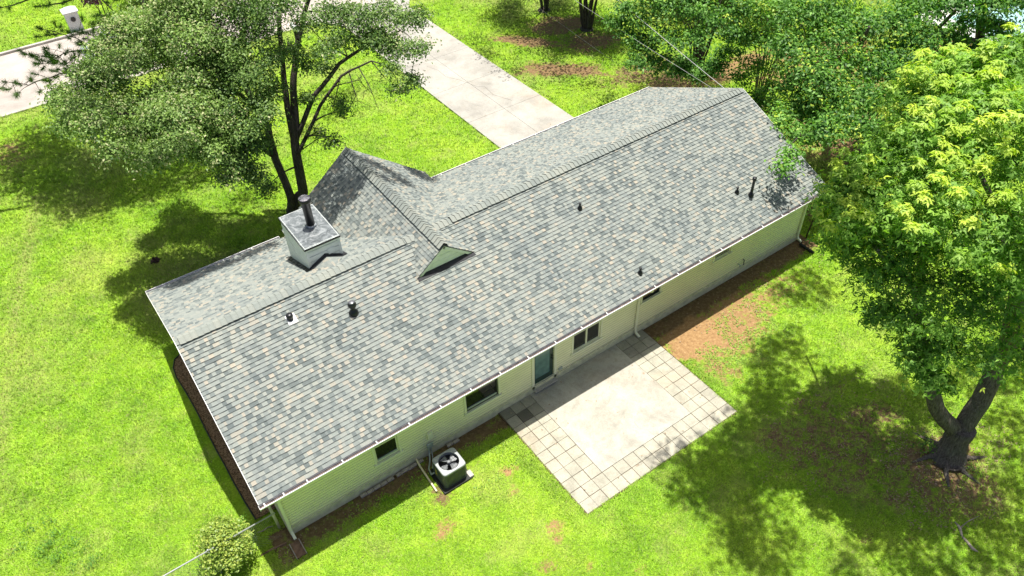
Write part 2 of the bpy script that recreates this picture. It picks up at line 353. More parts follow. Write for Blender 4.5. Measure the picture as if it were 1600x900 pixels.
def axis(lo, hi, st, far):
    a = list(np.arange(lo, hi, st)); s = st; x = a[0]; L = []
    while x > -far: s *= 1.25; x -= s; L.append(x)
    x = a[-1]; s = st; r_ = []
    while x < far: s *= 1.25; x += s; r_.append(x)
    return np.array(L[::-1]+a+r_)
def und(X, Y): return (fbm(X*.25, Y*.25, 3, 3)-.5)*.10*np.clip((np.hypot(X-17, Y-4)-14)/10, 0, 1)
gx_ = axis(-4, 46, .14, 600); gy_ = axis(-15, 34, .14, 600)
XX, YY = np.meshgrid(gx_, gy_, indexing='ij'); nx, ny = XX.shape
ZZ = und(XX, YY)+(fbm(XX*1.5, YY*1.5, 9, 3)-.5)*.03
road = (YY > 28.9) & (YY < 36.4) | ((XX > 22.3) & (XX < 27.3) & (YY > 8)) | ((XX > 13.9) & (XX < 20.6) & (YY > -4.6) & (YY < .5)) | (XX > WL) & (XX < WR) & (YY > -.15) & (YY < 8.7)
ZZ = np.where(road, -.04, ZZ)
V = np.stack([XX, YY, ZZ], -1).reshape(-1, 3)
idx = np.arange(nx*ny).reshape(nx, ny)
Fq = np.stack([idx[:-1, :-1], idx[1:, :-1], idx[1:, 1:], idx[:-1, 1:]], -1).reshape(-1, 4)
g = np_mesh('ground', V, Fq, ML['ground'], smooth=True); tag(g, kind='structure')
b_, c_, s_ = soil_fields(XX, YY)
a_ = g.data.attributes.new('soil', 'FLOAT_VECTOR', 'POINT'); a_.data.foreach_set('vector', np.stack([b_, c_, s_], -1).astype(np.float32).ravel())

# grass blades (uncountable): near lawn dense, thinner with distance
def grass():
    n = 240000
    uu = rng.uniform(-60, 1660, n); vv = rng.uniform(-20, 920, n); e = 110000; uu = np.concatenate([uu, rng.uniform(-900, 2500, e)]); vv = np.concatenate([vv, rng.uniform(-60, 1500, e)])        # drawn evenly over the visible lawn so far grass is thinner per square metre
    d = FW[None]+RT[None]*((uu-800)/FPX)[:, None]-UP[None]*((vv-450)/FPX)[:, None]; t = -CAM[2]/d[:, 2]
    X = CAM[0]+d[:, 0]*t; Y = CAM[1]+d[:, 1]*t
    e = 2500; X = np.concatenate([X, rng.uniform(13.9, 20.8, e)]); Y = np.concatenate([Y, rng.uniform(-4.9, -4.3, e)])
    e = 1200; X = np.concatenate([X, rng.uniform(13.9, 14.5, e), rng.uniform(20.1, 20.7, e)]); Y = np.concatenate([Y, rng.uniform(-4.6, 0, 2*e)])
    b, c, s = soil_fields(X, Y)
    keep = rng.random(len(X)) < np.clip(1.25-b*1.55, 0, 1)
    keep &= ~((X > 14.34) & (X < 20.28) & (Y > -4.35) & (Y < .1)); keep &= ~((X > 7.4) & (X < 28.3) & (Y > -.05) & (Y < 8.8))
    keep &= ~((X > 22.75) & (X < 26.95) & (Y > 8.6)); keep &= ~((Y > 29.1) & (Y < 36.2)); keep &= ~((X > 22.2) & (X < 27.5) & (Y > 27.9))
    keep &= ~((X > 6.5) & (X < 7.46) & (Y > 1) & (Y < 8.3)); keep &= ~((X > 11.4) & (X < 12.4) & (Y > -1.6) & (Y < -.6)); keep &= (Y < 50)
    X = X[keep]; Y = Y[keep]; s = s[keep]; m = len(X)
    dist = np.hypot(np.hypot(X-CAM[0], Y-CAM[1]), CAM[2]); K = 5
    X = np.repeat(X, K)+rng.normal(0, .045, m*K); Y = np.repeat(Y, K)+rng.normal(0, .045, m*K); s = np.repeat(s, K); sc = np.repeat(np.clip(dist/24, .9, 2.2), K)
    an = rng.uniform(0, 2*np.pi, m*K); hgt = rng.uniform(.025, .07, m*K)*sc; wd = rng.uniform(.006, .012, m*K)*sc; lean = rng.uniform(.3, 1.6, m*K)*hgt
    dx, dy = np.cos(an), np.sin(an); Z = und(X, Y)
    A = np.stack([X-dy*wd, Y+dx*wd, Z], -1); B = np.stack([X+dy*wd, Y-dx*wd, Z], -1); C = np.stack([X+dx*lean, Y+dy*lean, Z+hgt], -1)
    V = np.stack([A, B, C], 1).reshape(-1, 3); Fi = np.arange(m*K*3).reshape(-1, 3)
    pat = fbm(X*2.2, Y*2.2, 77, 3)
    tone = np.clip(rng.normal(.45, .3, m*K)+(pat-.5)*.8, 0, 1); dry = np.clip((rng.random(m*K) < .07)*.7+s*.7*(rng.random(m*K) < .6), 0, 1)
    o = np_mesh('grass', V, Fi, ML['grass'], nv=3, fattr=np.stack([tone, dry, tone], -1))
    tag(o, 'short green and straw coloured lawn grass around the house', 'grass', kind='stuff')
grass()

# clover-like weeds over the clay beside the patio, and dry leaf litter under the big tree
def litter(name, label, cat, regions, matl, size, up=.02):
    Vs = []; T = []
    for (x, y, rx, ry, n) in regions:
        a = rng.uniform(0, 2*np.pi, n); r = np.sqrt(rng.random(n)); X = x+rx*r*np.cos(a); Y = y+ry*r*np.sin(a)
        k = fbm(X*2.5, Y*2.5, 31, 3) > .47; X = X[k]; Y = Y[k]
        ok = ~((X > 14.3) & (X < 20.3) & (Y > -4.4)) & (Y < -.05) | (Y > 9.3); X = X[ok]; Y = Y[ok]
        for X_, Y_ in zip(X, Y):
            an = rng.uniform(0, 6.28); L = size*rng.uniform(.6, 1.3); t = rng.uniform(-.3, .5)
            u = np.array([math.cos(an), math.sin(an), t]); w = np.array([-math.sin(an), math.cos(an), rng.uniform(-.2, .2)])
            c = np.array([X_, Y_, up+rng.uniform(0, .02)]); Vs += [c-u*L, c+w*L*.45, c+u*L, c-w*L*.45]; T.append((rng.random(), rng.random()*.4, 0))
    V = np.array(Vs); o = np_mesh(name, V, np.arange(len(V)).reshape(-1, 4), matl, fattr=np.array(T)); tag(o, label, cat, kind='stuff')
litter('weeds', 'low broadleaf weeds creeping over the bare clay beside the patio', 'weeds',
       [(24.0, -2.2, 3.2, 1.1, 2600), (22.4, -2.9, 1.6, 1.2, 900), (15.2, -.6, 0.01, .01, 1), (12.9, -1.2, 1.3, .8, 500), (10, -.7, 2.4, .4, 500)], ML['leafA'], .032)
lf = plain('dry_leaf', (.33, .24, .16), .9, .2, .3, 20)
litter('leaf_litter', 'dry brown leaf litter scattered on bare soil under the trees', 'leaf litter',
       [(23.6, -9.3, 2.6, 1.6, 1500), (22, -6.6, 3, 1.8, 900), (24.5, -1.0, 4, .9, 400), (33.3, 18.8, 3, 3, 500), (31.5, 15.5, 3, 2.5, 600), (34.5, 10.5, 3, 2, 500), (8.2, -.6, 1.6, .5, 120)], lf, .03)

# ------------------------------------------------------------------ street, drive, patio
def sheet(name, mb, m, kind='structure', bevel=0): o = mb.build(name, m, bevel=bevel, attr='tone'); tag(o, kind=kind); return o
mb = MB(); mb.box(-150, 220, 29.2, 36.05, -.3, .02); sheet('street', mb, ML['street'])
mb = MB(); mb.box(-150, 220, 36.06, 36.25, -.3, .15); mb.box(-150, 22.2, 29.0, 29.19, -.3, .05); mb.box(27.5, 220, 29.0, 29.19, -.3, .05); sheet('kerb', mb, ML['kerb'], bevel=.02)
mb = MB(); ys = [8.4, 11.4, 14.6, 17.8, 21.0, 24.2, 27.4]
for y0, y1 in zip(ys[:-1], ys[1:]):
    for x0, x1 in ((22.72, 24.78), (24.792, 26.9)): mb.box(x0, x1, y0+.006, y1-.006, -.2, .045)
mb.add([(22.72, 27.41, .045), (26.9, 27.41, .045), (27.9, 29.1, .03), (21.8, 29.1, .03), (22.72, 27.41, -.2), (26.9, 27.41, -.2), (27.9, 29.1, -.2), (21.8, 29.1, -.2)], [(0, 1, 2, 3), (0, 4, 5, 1), (1, 5, 6, 2), (2, 6, 7, 3), (3, 7, 4, 0)])
cr = [(24.0, 20.5), (24.25, 19.8), (24.2, 19.0), (24.6, 18.2), (24.9, 17.2), (25.2, 16.9), (25.1, 16.0), (25.5, 15.0)]   # a wandering crack, filled dark
for (x0, y0), (x1, y1) in zip(cr[:-1], cr[1:]): mb.add([(x0-.012, y0, .0465), (x0+.012, y0, .0465), (x1+.012, y1, .0465), (x1-.012, y1, .0465)], [(0, 1, 2, 3)], (.55, 0, 0))
sheet('driveway', mb, ML['drive'])
s = .394; px0 = 14.354
mb = MB(); mb.box(px0+3*s+.004, px0+12*s-.004, -9*s+.004, -.004, -.15, .035)
cr = [(px0+8.3*s, -9*s), (px0+8.2*s, -8.2*s), (px0+7.8*s, -7.6*s), (px0+7.9*s, -7.0*s)]
for (x0, y0), (x1, y1) in zip(cr[:-1], cr[1:]): mb.add([(x0-.005, y0, .0365), (x0+.005, y0, .0365), (x1+.005, y1, .0365), (x1-.005, y1, .0365)], [(0, 1, 2, 3)], (.5, 0, 0))
sheet('patio_slab', mb, ML['concrete'])
mb = MB(); random.seed(3)
darks = {(0, 0): .55, (1, 1): .8, (0, 1): .25, (1, 0): .3, (2, 1): .4, (2, 0): .15, (12, 0): .2, (13, 0): .25, (12, 1): .3, (13, 1): .25, (14, 1): .2, (14, 0): .3}
for i in range(15):
    for j in range(11):
        if 3 <= i < 12 and j < 9: continue
        jx, jy = random.uniform(-.004, .004), random.uniform(-.004, .004); z = .03+random.uniform(-.004, .005)
        t = darks.get((i, j), max(0, random.gauss(.03, .05)))
        x0, x1, y0, y1 = px0+i*s+.006+jx, px0+(i+1)*s-.006+jx, -(j+1)*s+.006+jy, -j*s-.006+jy
        e = .006
        mb.add([(x0, y0, -.1), (x1, y0, -.1), (x1, y1, -.1), (x0, y1, -.1), (x0, y0, z-e), (x1, y0, z-e), (x1, y1, z-e), (x0, y1, z-e),
                (x0+e, y0+e, z), (x1-e, y0+e, z), (x1-e, y1-e, z), (x0+e, y1-e, z)],
               [(8, 9, 10, 11), (4, 5, 9, 8), (5, 6, 10, 9), (6, 7, 11, 10), (7, 4, 8, 11), (0, 1, 5, 4), (1, 2, 6, 5), (2, 3, 7, 6), (3, 0, 4, 7)], (t, 0, 0))
sheet('patio_paving', mb, ML['paver'])
mb = MB(); mb.box(px0-.03, px0+15*s+.03, -11*s-.03, 0, -.12, .012); sheet('patio_joint_sand', mb, plain('joint_soil', (.13, .09, .06), .95, .1, .4, 20))

random.seed(8); mb = MB()
for k in range(90):
    if k < 60: x, y, z = random.uniform(px0+.2, px0+15*s-.2), -random.uniform(.05, 1)**1.6*4.2, .037
    else: x, y, z = random.uniform(22.9, 26.8), random.uniform(9, 27), .047
    a = random.uniform(0, 6.28); L = random.uniform(.015, .045); u = np.array([math.cos(a), math.sin(a), random.uniform(0, .3)])*L; w = np.array([-math.sin(a), math.cos(a), 0])*L*.5; c = np.array([x, y, z+.006]); mb.add([c-u, c+w, c+u, c-w], [(0, 1, 2, 3)])
tag(mb.build('fallen_leaves', lf), 'small dry leaves scattered over the patio and the driveway', 'fallen leaves', kind='stuff')
# ------------------------------------------------------------------ HOUSE
house = empty('house', (17.8, 4.3, 0), 'single storey pale brick ranch house with grey shingle roof and cross gable', 'house')
def wall_holes(name, x0, x1, z0, z1, holes, y=0., th=.14, m=None):
    mb = MB(); xs = sorted({x0, x1, *[h[0] for h in holes], *[h[1] for h in holes]}); 
    for a, b in zip(xs[:-1], xs[1:]):
        cuts = sorted([(h[2], h[3]) for h in holes if h[0] <= a+1e-6 and h[1] >= b-1e-6]); z = z0
        for c, d in cuts:
            if c > z+1e-6: mb.add([(a, y, z), (b, y, z), (b, y, c), (a, y, c)], [(0, 1, 2, 3)])
            z = d
        if z < z1: mb.add([(a, y, z), (b, y, z), (b, y, z1), (a, y, z1)], [(0, 1, 2, 3)])
    for h in holes:
        a, b, c, d = h
        mb.add([(a, y, c), (b, y, c), (b, y, d), (a, y, d), (a, y+th, c), (b, y+th, c), (b, y+th, d), (a, y+th, d)], [(0, 4, 5, 1), (1, 5, 6, 2), (2, 6, 7, 3), (3, 7, 4, 0)])
    return mb.build(name, m or ML['wall'], house)
HT = 2.12
wins = [(10.26, 10.98, .87, HT, 'sash'), (13.26, 14.40, .87, HT, 'slider'), (17.27, 18.38, .83, 1.98, 'double'), (20.13, 20.92, 1.38, HT, 'small'), (23.46, 24.26, 1.40, HT, 'vent')]
door = (15.74, 16.50, .17, 2.17)
wall_holes('back_wall', WL, WR, .30, 2.5, [w[:4] for w in wins]+[(door[0], door[1], .30, door[3])])
mb = MB(); mb.box(WL-.03, WR+.03, -.03, .2, -.2, .295); mb.box(WL-.03, WL+.2, .2, 8.6, -.2, .295); mb.box(WR-.2, WR+.03, .2, 8.2, -.2, .295); mb.box(WL+.2, WR-.2, 8.0, 8.2, -.2, .295)
mb.build('foundation', ML['found'], house)
mb = MB()   # left gable wall, right gable wall, front wall
for x in (WL, WR):
    yb = 8.65 if x == WL else 8.17
    P = [(x, .145, .297), (x, yb, .297), (x, yb, 2.3), (x, YR, RZ-.2), (x, .145, 2.53)]
    Q = [(x+(.14 if x == WL else -.14), q[1], q[2]) for q in P]
    mb = MB(); mb.add(P+Q, [(0, 1, 2, 3, 4), (9, 8, 7, 6, 5)]+[(i, 5+i, 5+(i+1) % 5, (i+1) % 5) for i in range(5)]); mb.build('gable_end_wall', ML['wall'], house)
mb = MB(); mb.box(WL, WL+.14, .003, .143, .297, 2.47); mb.box(WR-.14, WR, .003, .143, .297, 2.47); mb.box(WL+.15, WR-.15, 8.03, 8.17, .296, 2.42); mb.box(12.1, 17.0, 8.5, 8.62, .1, 2.6); mb.add([(12.1, 8.62, 2.6), (17.0, 8.62, 2.6), (GX, 8.62, GZ-.35)], [(0, 1, 2)])
mb.build('front_wall', ML['wall'], house)
# windows
for (a, b, c, d, kind) in wins:
    y = .055; t = .045
    f = MB(); f.box(a+.002, b-.002, y-.03, y+.02, d-t, d-.002); f.box(a+.002, b-.002, y-.03, y+.02, c+.002, c+t); f.box(a+.002, a+t, y-.03, y+.02, c+t, d-t); f.box(b-t, b-.002, y-.03, y+.02, c+t, d-t)
    if kind == 'double': mx = (a+b)/2; f.box(mx-.03, mx+.03, y-.035, y+.02, c+t, d-t); f.box(a+t, mx-.03, y-.02, y+.02, 1.53, 1.57); f.box(mx+.03, b-t, y-.02, y+.02, 1.53, 1.57)
    if kind == 'sash': f.box(a+t, b-t, y-.02, y+.02, 1.52, 1.56)
    if kind == 'vent':
        for k in range(7): f.box(a+t, b-t, y-.02, y+.02, c+.1+k*.09, c+.115+k*.09)
    w = f.build('window', ML['dkframe'] if kind in ('slider', 'small') else ML['trim'], house, bevel=.003)
    p = MB(); p.box(a+t, b-t, y-.003, y+.015, c+t, d-t); p.build('pane', ML['glass'], w)
    if kind in ('slider', 'sash'): p = MB(); p.box(a+t+.002, b-t-.002, y-.028, y-.004, c+t+.002, c+t+.065); p.build('bottom_rail', ML['acbox'], w)
    o = MB()   # brick-mould casing and sill
    cw = .07
    o.box(a-cw, a-.002, -.022, .02, c-.003, d+.05); o.box(b+.002, b+cw, -.022, .02, c-.003, d+.05); o.box(a-cw-.03, b+cw+.03, -.05, .052, c-.075, c-.004)
    o.build('casing', ML['trim'], w, bevel=.004)
# interior dark behind openings
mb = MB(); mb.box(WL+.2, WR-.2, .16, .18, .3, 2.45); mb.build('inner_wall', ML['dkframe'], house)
# door
a, b, c, d = door
mb = MB(); mb.box(a-.10, a-.002, -.03, .02, c, d+.08); mb.box(b+.002, b+.10, -.03, .02, c, d+.08); mb.build('door_casing', ML['trim'], house, bevel=.004)
dr = MB(); dr.box(a+.005, b-.005, .03, .07, c+.05, c+.34); dr.box(a+.005, a+.07, .03, .07, c+.34, d); dr.box(b-.13, b-.005, .03, .07, c+.34, d); dr.box(a+.1, b-.1, .03, .07, d-.15, d)
dr = dr.build('door', plain('door_green', (.012, .04, .035), .35, .5, .1, 5), house, bevel=.004)
p = MB(); p.box(a+.07, b-.13, .04, .06, c+.34, d-.15); p.build('pane', ML['teal'], dr)
p = MB(); p.tube([(b-.06, .03, 1.12), (b-.06, -.03, 1.12)], .025, 10); p.build('handle', ML['black'], dr, True); p = MB(); p.tube([(b-.06, .03, 1.25), (b-.06, -.005, 1.25)], .028, 10); p.build('deadbolt', ML['black'], dr, True)
mb = MB(); mb.box(a-.06, b+.06, -.16, .03, .11, .165); mb.build('threshold', ML['kerb'], house, bevel=.008)
# wall fittings
mb = MB(); mb.box(16.68, 16.83, -.05, -.002, .40, .49); mb.build('wall_vent', ML['acbox'], house, bevel=.008)
mb = MB(); mb.box(11.87, 12.05, -.075, -.002, .72, .97); mb.build('electrical_box', ML['trim'], house, bevel=.008)
mb = MB(); mb.box(11.80, 12.0, -.09, -.033, .33, .52); mb.tube([(11.92, -.05, .33), (11.92, -.06, .1), (11.86, -.2, .05), (11.75, -.4, .1), (11.62, -.62, .2), (11.60, -.7, .3)], .018, 8)
mb.tube([(11.84, -.05, .33), (11.83, -.08, .16), (11.72, -.28, .03), (11.55, -.5, .05), (11.5, -.75, .12), (11.56, -.82, .25)], .026, 8); mb.build('disconnect_box', ML['acbox'], house, bevel=.006)
mb = MB(); mb.tube([(25.1, -.01, .62), (25.1, -.06, .62), (25.12, -.07, .38)], .018, 8); mb.build('wall_conduit', ML['wdark'], house); mb = MB(); mb.tube([(24.86, 0, .52), (24.86, -.1, .52), (24.86, -.12, .46)], .02, 8); mb.build('hose_bib', ML['acbox'], house)
mb = MB(); mb.lathe((20.35, -.34, 2.36), [(.02, .12), (.05, .1), (.11, .04), (.12, 0), (.1, -.05), (.04, -.08)], 14); mb.build('flood_light', ML['white'], house, True)
# soffit + fascia
mb = MB(); mb.box(XL+.05, XR-.05, -OV+.03, -.003, 2.47, 2.50); mb.box(XL+.05, WL, -.0, 8.9, 2.22, 2.24); mb.build('soffit', ML['trim'], house)
mb = MB(); mb.box(XL+.01, XR-.01, -OV-.002, -OV+.022, 2.45, 2.60)
mb.box(XL+.01, 12, YF1-.03, YF1, roof_z(YF1)-.17, roof_z(YF1)-.02); mb.box(17, XR-.01, YF2-.03, YF2, roof_z(YF2)-.17, roof_z(YF2)-.02)
for x, yf in ((XL, YF1), (XR, YF2)):
    sx = x+(.0 if x == XL else -.025)
    for y0, y1 in ((-OV, YR), (yf, YR)):
        z0 = roof_z(y0); z1 = roof_z(y1)
        V = [(sx, y0, z0-.16), (sx, y1, z1-.16), (sx, y1, z1-.01), (sx, y0, z0-.01)]; V += [(q[0]+.025, q[1], q[2]) for q in V]
        mb.add(V, [(0, 1, 2, 3), (4, 7, 6, 5), (0, 4, 5, 1), (3, 2, 6, 7), (0, 3, 7, 4), (1, 5, 6, 2)])
mb.build('fascia', ML['trim'], house)
# roof deck (solid slabs under the shingles)
roofm = ML['shingle']
def slab(mb, o, u, v, th=.05):
    o, u, v = map(np.asarray, (o, u, v)); n = np.cross(u, v); n = n/np.linalg.norm(n); n = n*(1 if n[2] > 0 else -1)
    mb.obox(o+u/2+v/2-n*th/2, u/2, v/2, n*th/2)
rf = MB()
slab(rf, (XL+.03, -OV+.02, H-.012), (XR-XL-.06, 0, 0), (0, YR+OV-.02, RZ-H)); 
slab(rf, (GX, YF1-.02, roof_z(YF1)-.012), (-(GX-XL-.03), 0, 0), (0, -(YF1-YR-.02), RZ-roof_z(YF1)))
slab(rf, (XR-.03, YF2-.02, roof_z(YF2)-.012), (-(XR-GX-.06), 0, 0), (0, -(YF2-YR-.02), RZ-roof_z(YF2)))
for sgn in (-1, 1):
    slab(rf, (GX+sgn*GB, GY0+.03 if sgn < 0 else GY1-.03, GZ-M2*GB-.012), (0, (GY1-GY0-.06)*(1 if sgn < 0 else -1), 0), (-sgn*GB, 0, M2*GB))
rf.add([(XL+.03, -OV, H), (XL+.03, YR, RZ-.02), (XL+.03, YR, RZ-.1)], [(0, 1, 2)])
roof = rf.build('roof', ML['flash'], house)
def shingles(name, o, u, v, L, Ht, skip=None, expo=.1225, seed=1, wmin=.085, wmax=.19):
    """architectural shingles: courses of butted tabs of random width and thickness"""
    rr = random.Random(seed); o, u, v = map(lambda q: np.asarray(q, float), (o, u, v)); n = np.cross(u, v); n /= np.linalg.norm(n)
    mb = MB(); k = 0; y = 0.
    while y < Ht-.01:
        y1 = min(y+expo, Ht); x = -rr.uniform(0, .2); prev = None; high = rr.random() < .5
        while x < L:
            w = rr.uniform(wmin, wmax) * (1. if high else .75); x1 = x+w; a = max(x, 0); b = min(x1, L); x = x1; high = not high
            if b-a < .01: continue
            if skip and skip(a, b, y, y1): continue
            hh = (.034 if high else .024)+rr.uniform(-.001, .001); h2 = .006
            t = rr.random()
            if high: t = t**.8 * .99
            else: t = t**1.25*.9
            j = rr.uniform(-.004, .004)*high
            P = [o+u*a+v*(y+j)+n*hh, o+u*b+v*(y+j)+n*hh, o+u*b+v*(y1+.01)+n*h2, o+u*a+v*(y1+.01)+n*h2, o+u*a+v*(y+j)-n*.004, o+u*b+v*(y+j)-n*.004, o+u*b+v*(y1+.01)-n*.004, o+u*a+v*(y1+.01)-n*.004]
            n0 = len(mb.v); mb.v += [tuple(q) for q in P]
            mb.f += [(n0, n0+1, n0+2, n0+3), (n0+4, n0+5, n0+1, n0), (n0+5, n0+6, n0+2, n0+1), (n0+7, n0+4, n0, n0+3)]
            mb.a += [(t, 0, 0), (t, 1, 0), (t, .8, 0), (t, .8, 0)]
        y += expo
    return mb.build(name, roofm, roof, attr='tone')
cs = 1/math.sqrt(1+M*M); up = np.array([0, cs, M*cs]); Lr = (YR+OV)/cs
def sk_rear(a, b, y, y1):      # under the cross gable
    xm = XL+(a+b)/2; yy = -OV+(y+y1)/2*cs; z = roof_z(yy); return yy > GY0+.35 and GZ-M2*abs(xm-GX) > z+.22
shingles('back_slope_shingles', (XL, -OV, H), (1, 0, 0), up, XR-XL, Lr, sk_rear, seed=1)
upf = np.array([0, -cs, M*cs])
def sk_l(a, b, y, y1): xm = GX-(a+b)/2; yy = YF1-(y+y1)/2*cs; return GZ-M2*abs(xm-GX) > roof_z(yy)+.2
shingles('front_left_slope_shingles', (GX, YF1, roof_z(YF1)), (-1, 0, 0), upf, GX-XL, (YF1-YR)/cs, sk_l, seed=2)
def sk_r(a, b, y, y1): xm = XR-(a+b)/2; yy = YF2-(y+y1)/2*cs; return GZ-M2*abs(xm-GX) > roof_z(yy)+.2
shingles('front_right_slope_shingles', (XR, YF2, roof_z(YF2)), (-1, 0, 0), upf, XR-GX, (YF2-YR)/cs, sk_r, seed=3)
c2 = 1/math.sqrt(1+M2*M2)
def sk_cl(a, b, y, y1): yy = GY1-(a+b)/2; z = GZ-M2*GB+(y+y1)/2*M2*c2; return yy < 8.9 and z < roof_z(yy)-.15 and not (yy < GY0+.2)
def sk_cr(a, b, y, y1): yy = GY0+(a+b)/2; z = GZ-M2*GB+(y+y1)/2*M2*c2; return yy < 8.5 and z < roof_z(yy)-.15
def sk_cl2(a, b, y, y1): yy = GY1-(a+b)/2; z = GZ-M2*GB+(y+y1)/2*M2*c2; return yy < 8.9 and z < roof_z(yy)-.15
shingles('cross_gable_left_shingles', (GX-GB, GY1, GZ-M2*GB), (0, -1, 0), (c2, 0, M2*c2), GY1-GY0, GB/c2, sk_cl2, seed=4)
shingles('cross_gable_right_shingles', (GX+GB, GY0, GZ-M2*GB), (0, 1, 0), (-c2, 0, M2*c2), GY1-GY0, GB/c2, sk_cr, seed=5)
# ridge caps
def ridge_caps(name, p0, p1, slope, side, lift, half=.175, step=.16):
    """folded cap shingles along p0->p1; side = horizontal unit vector square to the ridge"""
    p0, p1, side = map(lambda q: np.asarray(q, float), (p0, p1, side)); L = np.linalg.norm(p1-p0); d = (p1-p0)/L; z = np.array([0, 0, 1.]); rr = random.Random(5)
    mb = MB(); x = 0
    while x < L-.02:
        x1 = min(x+step+.02, L); e = .026+rr.uniform(0, .003); w = half+rr.uniform(-.004, .004); t = rr.uniform(.43, .8)
        prof = [(-w, -w*slope), (-w*.3, -w*.3*slope+.004), (0, .008), (w*.3, -w*.3*slope+.004), (w, -w*slope)]
        A = [p0+d*x+side*a+z*(lift+b+e) for a, b in prof]; B = [p0+d*x1+side*a+z*(lift+b+.001) for a, b in prof]; A2 = [q-z*.012 for q in A]; B2 = [q-z*.012 for q in B]
        n0 = len(mb.v); mb.v += [tuple(q) for q in A+B+A2+B2]
        for k in range(4): mb.f.append((n0+k, n0+k+1, n0+6+k, n0+5+k)); mb.a.append((t, 0, 0)); mb.f.append((n0+k, n0+10+k, n0+11+k, n0+k+1)); mb.a.append((t, 1, 0))
        mb.f += [(n0, n0+5, n0+15, n0+10), (n0+4, n0+14, n0+19, n0+9)]; mb.a += [(t, .6, 0)]*2
        x += step
    return mb.build(name, capm, roof, attr='tone')
capm = M_shingle('ridge_cap_shingles', .98)
def vent_core(p0, p1, side, slope, half=.12, lift=.004, th=.03):
    p0, p1, side = map(lambda q: np.asarray(q, float), (p0, p1, side)); z = np.array([0, 0, 1.]); mb = MB()
    A = [p0+side*a*half+z*(b+lift) for a, b in ((-1, -half*slope), (0, 0), (1, -half*slope), (1, -half*slope+th), (0, th), (-1, -half*slope+th))]; D = p1-p0
    V = A+[q+D for q in A]; mb.add(V, [(0, 1, 2, 3, 4, 5), (11, 10, 9, 8, 7, 6)]+[(k, (k+1) % 6, 6+(k+1) % 6, 6+k) for k in range(6)])
    return mb.build('ridge_vent', ML['flash'], roof)
Yv = np.array([0, 1., 0]); Xv = np.array([1., 0, 0])
vent_core((XL+.12, YR, RZ+.02), (13.85, YR, RZ+.02), Yv, M, .135, .005, .025); ridge_caps('ridge_caps', (XL+.1, YR, RZ), (13.88, YR, RZ), M, Yv, .06)
ridge_caps('ridge_caps', (13.9, YR, RZ), (GX-.34, YR, RZ), M, Yv, .026); ridge_caps('ridge_caps', (GX+.34, YR, RZ), (15.5, YR, RZ), M, Yv, .026)
vent_core((15.52, YR, RZ+.02), (XR-.12, YR, RZ+.02), Yv, M, .135, .005, .025); ridge_caps('ridge_caps', (15.5, YR, RZ), (XR-.1, YR, RZ), M, Yv, .06)
vent_core((GX, GY0+.02, GZ+.02), (GX, GY1-.1, GZ+.02), Xv, M2, .13, .01, .035); ridge_caps('ridge_caps', (GX, GY0, GZ), (GX, GY1-.05, GZ), M2, Xv, .08)
# rake edge metal strips (white drip edge)
mb = MB()
for x, yf in ((XL-.012, YF1), (XR, YF2)):
    if x == XR: mb.build('drip_edge', ML['white'], roof); mb = MB()
    for y0, y1 in ((-OV, YR), (yf, YR)):
        z0 = roof_z(y0)+.004; z1 = roof_z(y1)+.004; V = [(x, y0, z0-.04), (x, y1, z1-.04), (x, y1, z1+.016), (x, y0, z0+.016)]; V += [(q[0]+.012, q[1], q[2]) for q in V]
        mb.add(V, [(0, 1, 2, 3), (4, 7, 6, 5), (0, 4, 5, 1), (3, 2, 6, 7), (0, 3, 7, 4), (1, 5, 6, 2)])
mb.build('drip_edge', ML['white'], roof)
# little back face of the cross gable
zb = roof_z(GY0+.1); aw = (GZ-.06-zb)/M2
gf = MB(); yb = GY0+.07
gf.add([(GX-aw-.05, yb, zb-.08), (GX+aw+.05, yb, zb-.08), (GX, yb, GZ-.05)], [(0, 1, 2)])
for k in range(4):
    z = zb+.04+k*.17; w = (GZ-.06-z)/M2
    if w > .1: gf.box(GX-w, GX+w, yb-.014, yb-.001, z, z+.012)
gf = gf.build('back_gable_face', ML['gable'], house)
tr = MB()
for sg in (-1, 1):
    n_ = np.array([sg*M2*c2, 0, c2]); dn = np.array([sg*c2, 0, -M2*c2]); c = np.array([GX, GY0+.03, GZ-.035])+dn*.63; tr.obox(c-n_*.035, dn*.63, (0, .018, 0), n_*.04)
tr.build('rake_board', ML['gable'], gf)
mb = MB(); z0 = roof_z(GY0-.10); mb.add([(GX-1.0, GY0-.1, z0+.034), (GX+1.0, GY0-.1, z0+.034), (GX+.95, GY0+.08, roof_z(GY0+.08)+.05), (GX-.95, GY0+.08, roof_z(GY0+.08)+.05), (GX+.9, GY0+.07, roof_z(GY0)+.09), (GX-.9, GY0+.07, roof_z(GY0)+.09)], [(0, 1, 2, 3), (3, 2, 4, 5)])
mb.build('apron_shade_flashing', ML['flash'], roof)  # black strip: some flashing, plus the gable's cast shade put in as colour
